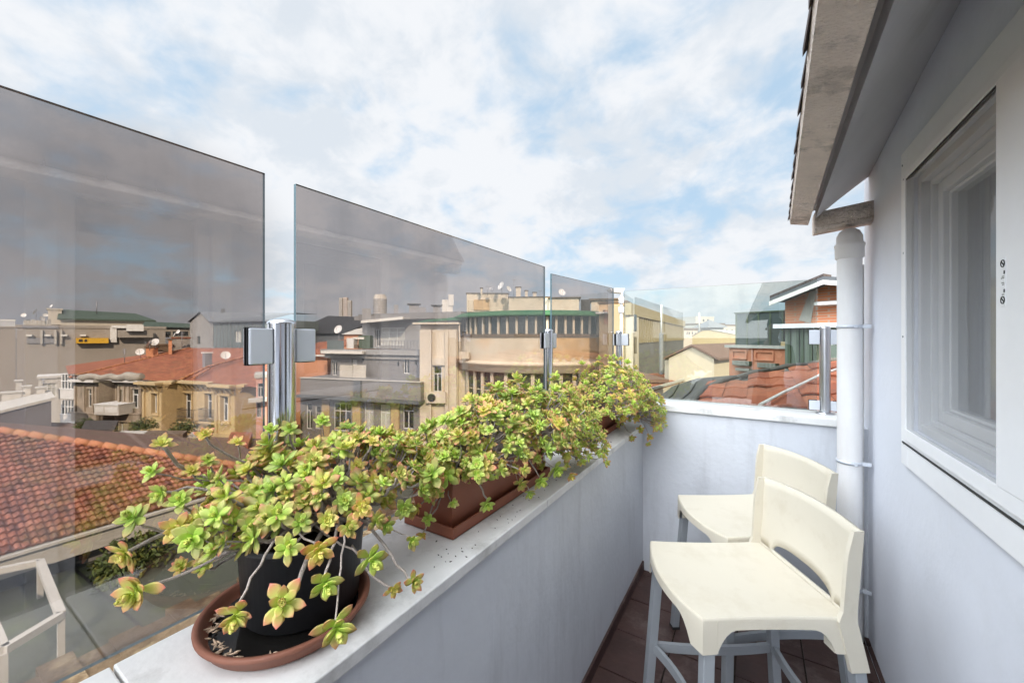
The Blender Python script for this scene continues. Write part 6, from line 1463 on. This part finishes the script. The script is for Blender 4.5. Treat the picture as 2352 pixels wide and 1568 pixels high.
for k_ in range(5):
    a = rp(1510+k_*38, 930-k_*6); b = rp(1560+k_*40, 876-k_*5); m2 = MB(); m2.tube([a+Vector((0, 0, -.022)), (a+b)/2+Vector((rr.uniform(-.05, .05), 0, -.018)), b-Vector((0, 0, .02))], [.006, .010, .005], 5); m2.build('felt_fold', M['felt'], nr)
cb_ = MB(); cb_.tube([rp(1745, 945)+Vector((0, 0, .05)), rp(1800, 918)+Vector((0, 0, .06)), rp(1845, 893)+Vector((0, 0, .05)), rp(1885, 878)+Vector((0, 0, .07)), rp(1950, 850)+Vector((0, 0, .05))], .012, 7)
tag(cb_.build('cable', M['whited']), 'pale cable trailing across the orange tiles', 'cable')
t = thing('clay_roofed_shed', 'low shed with a small red clay roof and pale coping, beyond the farthest plant', 'shed')
P = [tf(x, y, -1.3) for x, y in ((1475, 905), (1575, 875), (1575, 860), (1500, 858), (1440, 870))]; mb = MB(); mb.prism([(p.x, p.y) for p in P], GZ, -1.32); mb.build('wall', M['creampale'], t)
mb = MB(); mb.prism([(p.x, p.y) for p in P], -1.317, -1.25); mb.build('roof', M['redroof'], t)
mb = MB(); a, b = P[0], P[1]; mb.obox(a+Vector((0, 0, .07)), b-a, Vector((.12, .25, 0)), Vector((0, 0, .15))); mb.build('coping', M['conc'], t)
# filler blocks behind, so no bare ground shows between the houses
rr = random.Random(31)
FB = [('beige', 'lightwall', 640, 700, 56, 905, 'beige block low between the pink house and the thick post'), ('dark', 'brownroof', 150, 330, 50, 905, 'brown-walled block hidden behind the blackened house'),
      ('cream', 'creampale', 1450, 1530, 24, 878, 'pale low block in front of the finned building')]
for (_, m, x0, x1, d, y, lb) in FB: simple('low_block', lb, 'building', x0, d, x1, d, y, 5, m, lip=.2, rm='brownroof')
# ================================================================== PHOTOGRAPHER (seen only as a reflection in the end panel)
def skin_mesh(name, joints, edges, m, parent=None, sub=2, root=0):
    """joints: list of (pos, rx, ry); one continuous skinned surface"""
    me = bpy.data.meshes.new(name); me.from_pydata([j[0] for j in joints], edges, []); me.materials.append(m)
    o = bpy.data.objects.new(name, me); COL.objects.link(o)
    if parent: o.parent = parent
    sk = o.modifiers.new('skin', 'SKIN'); sk.use_smooth_shade = True
    lay = me.skin_vertices[0].data if me.skin_vertices else None
    if lay is None:
        bpy.context.view_layer.objects.active = o; o.select_set(True); bpy.ops.mesh.customdata_skin_add(); lay = me.skin_vertices[0].data
    for i, j in enumerate(joints): lay[i].radius = (j[1], j[2]); lay[i].use_root = (i == root)
    s = o.modifiers.new('sub', 'SUBSURF'); s.levels = sub; s.render_levels = sub
    return o
mat = _mat
M['skin'] = mat('skin', (.45, .28, .20), .55, .05, 10)
M['jacket'] = mat('dark_jacket', (.012, .016, .014), .85, .2, 8)
M['trousers'] = mat('dark_trousers', (.02, .022, .03), .85, .2, 8)
M['hair'] = mat('dark_hair', (.010, .008, .006), .6, .4, 60)
pt = thing('person', 'person in a dark jacket with dark hair, reflected in the clear end glass panel', 'person', loc=(.12, -.62, 0)); pt.rotation_euler = (0, R(4), R(10)); pt.scale = (1.06, 1.06, 1.04)
# local: y forward (towards the far end), x right
J = [((0, 0, .95), .13, .11), ((0, .03, 1.10), .125, .10), ((0, .10, 1.28), .15, .11), ((0, .17, 1.42), .12, .09), ((.01, .21, 1.50), .055, .055), ((.02, .25, 1.57), .06, .065), ((.03, .28, 1.66), .078, .092), ((.03, .29, 1.74), .066, .078)]
E = [(i, i+1) for i in range(7)]
def limb(start, pts):
    p = start
    for q in pts: J.append(q); E.append((p, len(J)-1)); p = len(J)-1
    return p
for sx in (-1, 1):
    limb(0, [((sx*.10, .0, .86), .088, .09), ((sx*.12, .03, .50), .058, .062), ((sx*.125, -.01, .28), .05, .054), ((sx*.13, -.02, .09), .034, .038), ((sx*.135, .10, .035), .036, .026), ((sx*.14, .17, .022), .03, .018)])
    w_ = limb(3, [((sx*.17, .15, 1.40), .058, .058), ((sx*.23, .18, 1.16), .042, .042), ((sx*.10, .34, 1.36), .028, .028), ((sx*.075, .40, 1.41), .030, .016)])
    for k, (fx_, fl_) in enumerate(((-.020, .070), (-.007, .080), (.007, .076), (.020, .060))):
        b = Vector((sx*.07+fx_, .425, 1.42)); p = w_
        for s_ in (.35, .7, 1.0): J.append((tuple(b+Vector((-sx*.012*s_, fl_*.8*s_, fl_*.45*math.sin(s_*2.2)))), .0085, .0085)); E.append((p, len(J)-1)); p = len(J)-1
    p = w_
    for s_ in (.5, 1.0): J.append(((sx*.075-sx*.045*s_, .40+.02*s_, 1.415+.025*s_), .010, .010)); E.append((p, len(J)-1)); p = len(J)-1
body_ = skin_mesh('body', J, E, M['skin'], pt)
jk = [((0, .0, .90), .155, .135), ((0, .03, 1.10), .150, .125), ((0, .10, 1.28), .175, .135), ((0, .17, 1.43), .145, .11), ((.005, .195, 1.475), .075, .07)]
je = [(0, 1), (1, 2), (2, 3), (3, 4)]
for sx in (-1, 1):
    b = len(jk); jk += [((sx*.175, .15, 1.41), .075, .075), ((sx*.235, .18, 1.16), .056, .056), ((sx*.115, .325, 1.345), .040, .040)]; je += [(3, b), (b, b+1), (b+1, b+2)]
skin_mesh('jacket', jk, je, M['jacket'], pt)
tr_ = [((0, 0, .95), .148, .125)]; te = []
for sx in (-1, 1):
    b = len(tr_); tr_ += [((sx*.10, .0, .84), .102, .105), ((sx*.12, .03, .50), .074, .08), ((sx*.127, -.01, .25), .062, .068), ((sx*.13, -.015, .10), .055, .062)]; te += [(0, b), (b, b+1), (b+1, b+2), (b+2, b+3)]
skin_mesh('trousers', tr_, te, M['trousers'], pt)
for sx in (-1, 1): skin_mesh('shoe', [((sx*.13, -.05, .045), .045, .042), ((sx*.135, .06, .045), .046, .040), ((sx*.14, .19, .030), .042, .026)], [(0, 1), (1, 2)], M['hair'], pt)
skin_mesh('hair', [((.025, .225, 1.63), .075, .07), ((.03, .25, 1.71), .092, .095), ((.03, .275, 1.765), .085, .085), ((.03, .31, 1.765), .06, .05)], [(0, 1), (1, 2), (2, 3)], M['hair'], pt)
for sx in (-1, 1): skin_mesh('ear', [((.03+sx*.082, .27, 1.64), .010, .014), ((.03+sx*.086, .268, 1.67), .012, .018)], [(0, 1)], M['skin'], pt)
skin_mesh('nose', [((.03, .355, 1.685), .010, .010), ((.03, .385, 1.645), .017, .015)], [(0, 1)], M['skin'], pt)
skin_mesh('mouth', [((.008, .362, 1.605), .006, .005), ((.03, .370, 1.605), .008, .006), ((.052, .362, 1.605), .006, .005)], [(0, 1), (1, 2)], M['terra'], pt)
for sx in (-1, 1):
    mb = MB(); mb.lathe((.03+sx*.032, .362, 1.672), [(.001, -.009), (.007, -.006), (.0095, 0), (.007, .006), (.001, .009)], 12); mb.build('eye', M['wf'], pt)
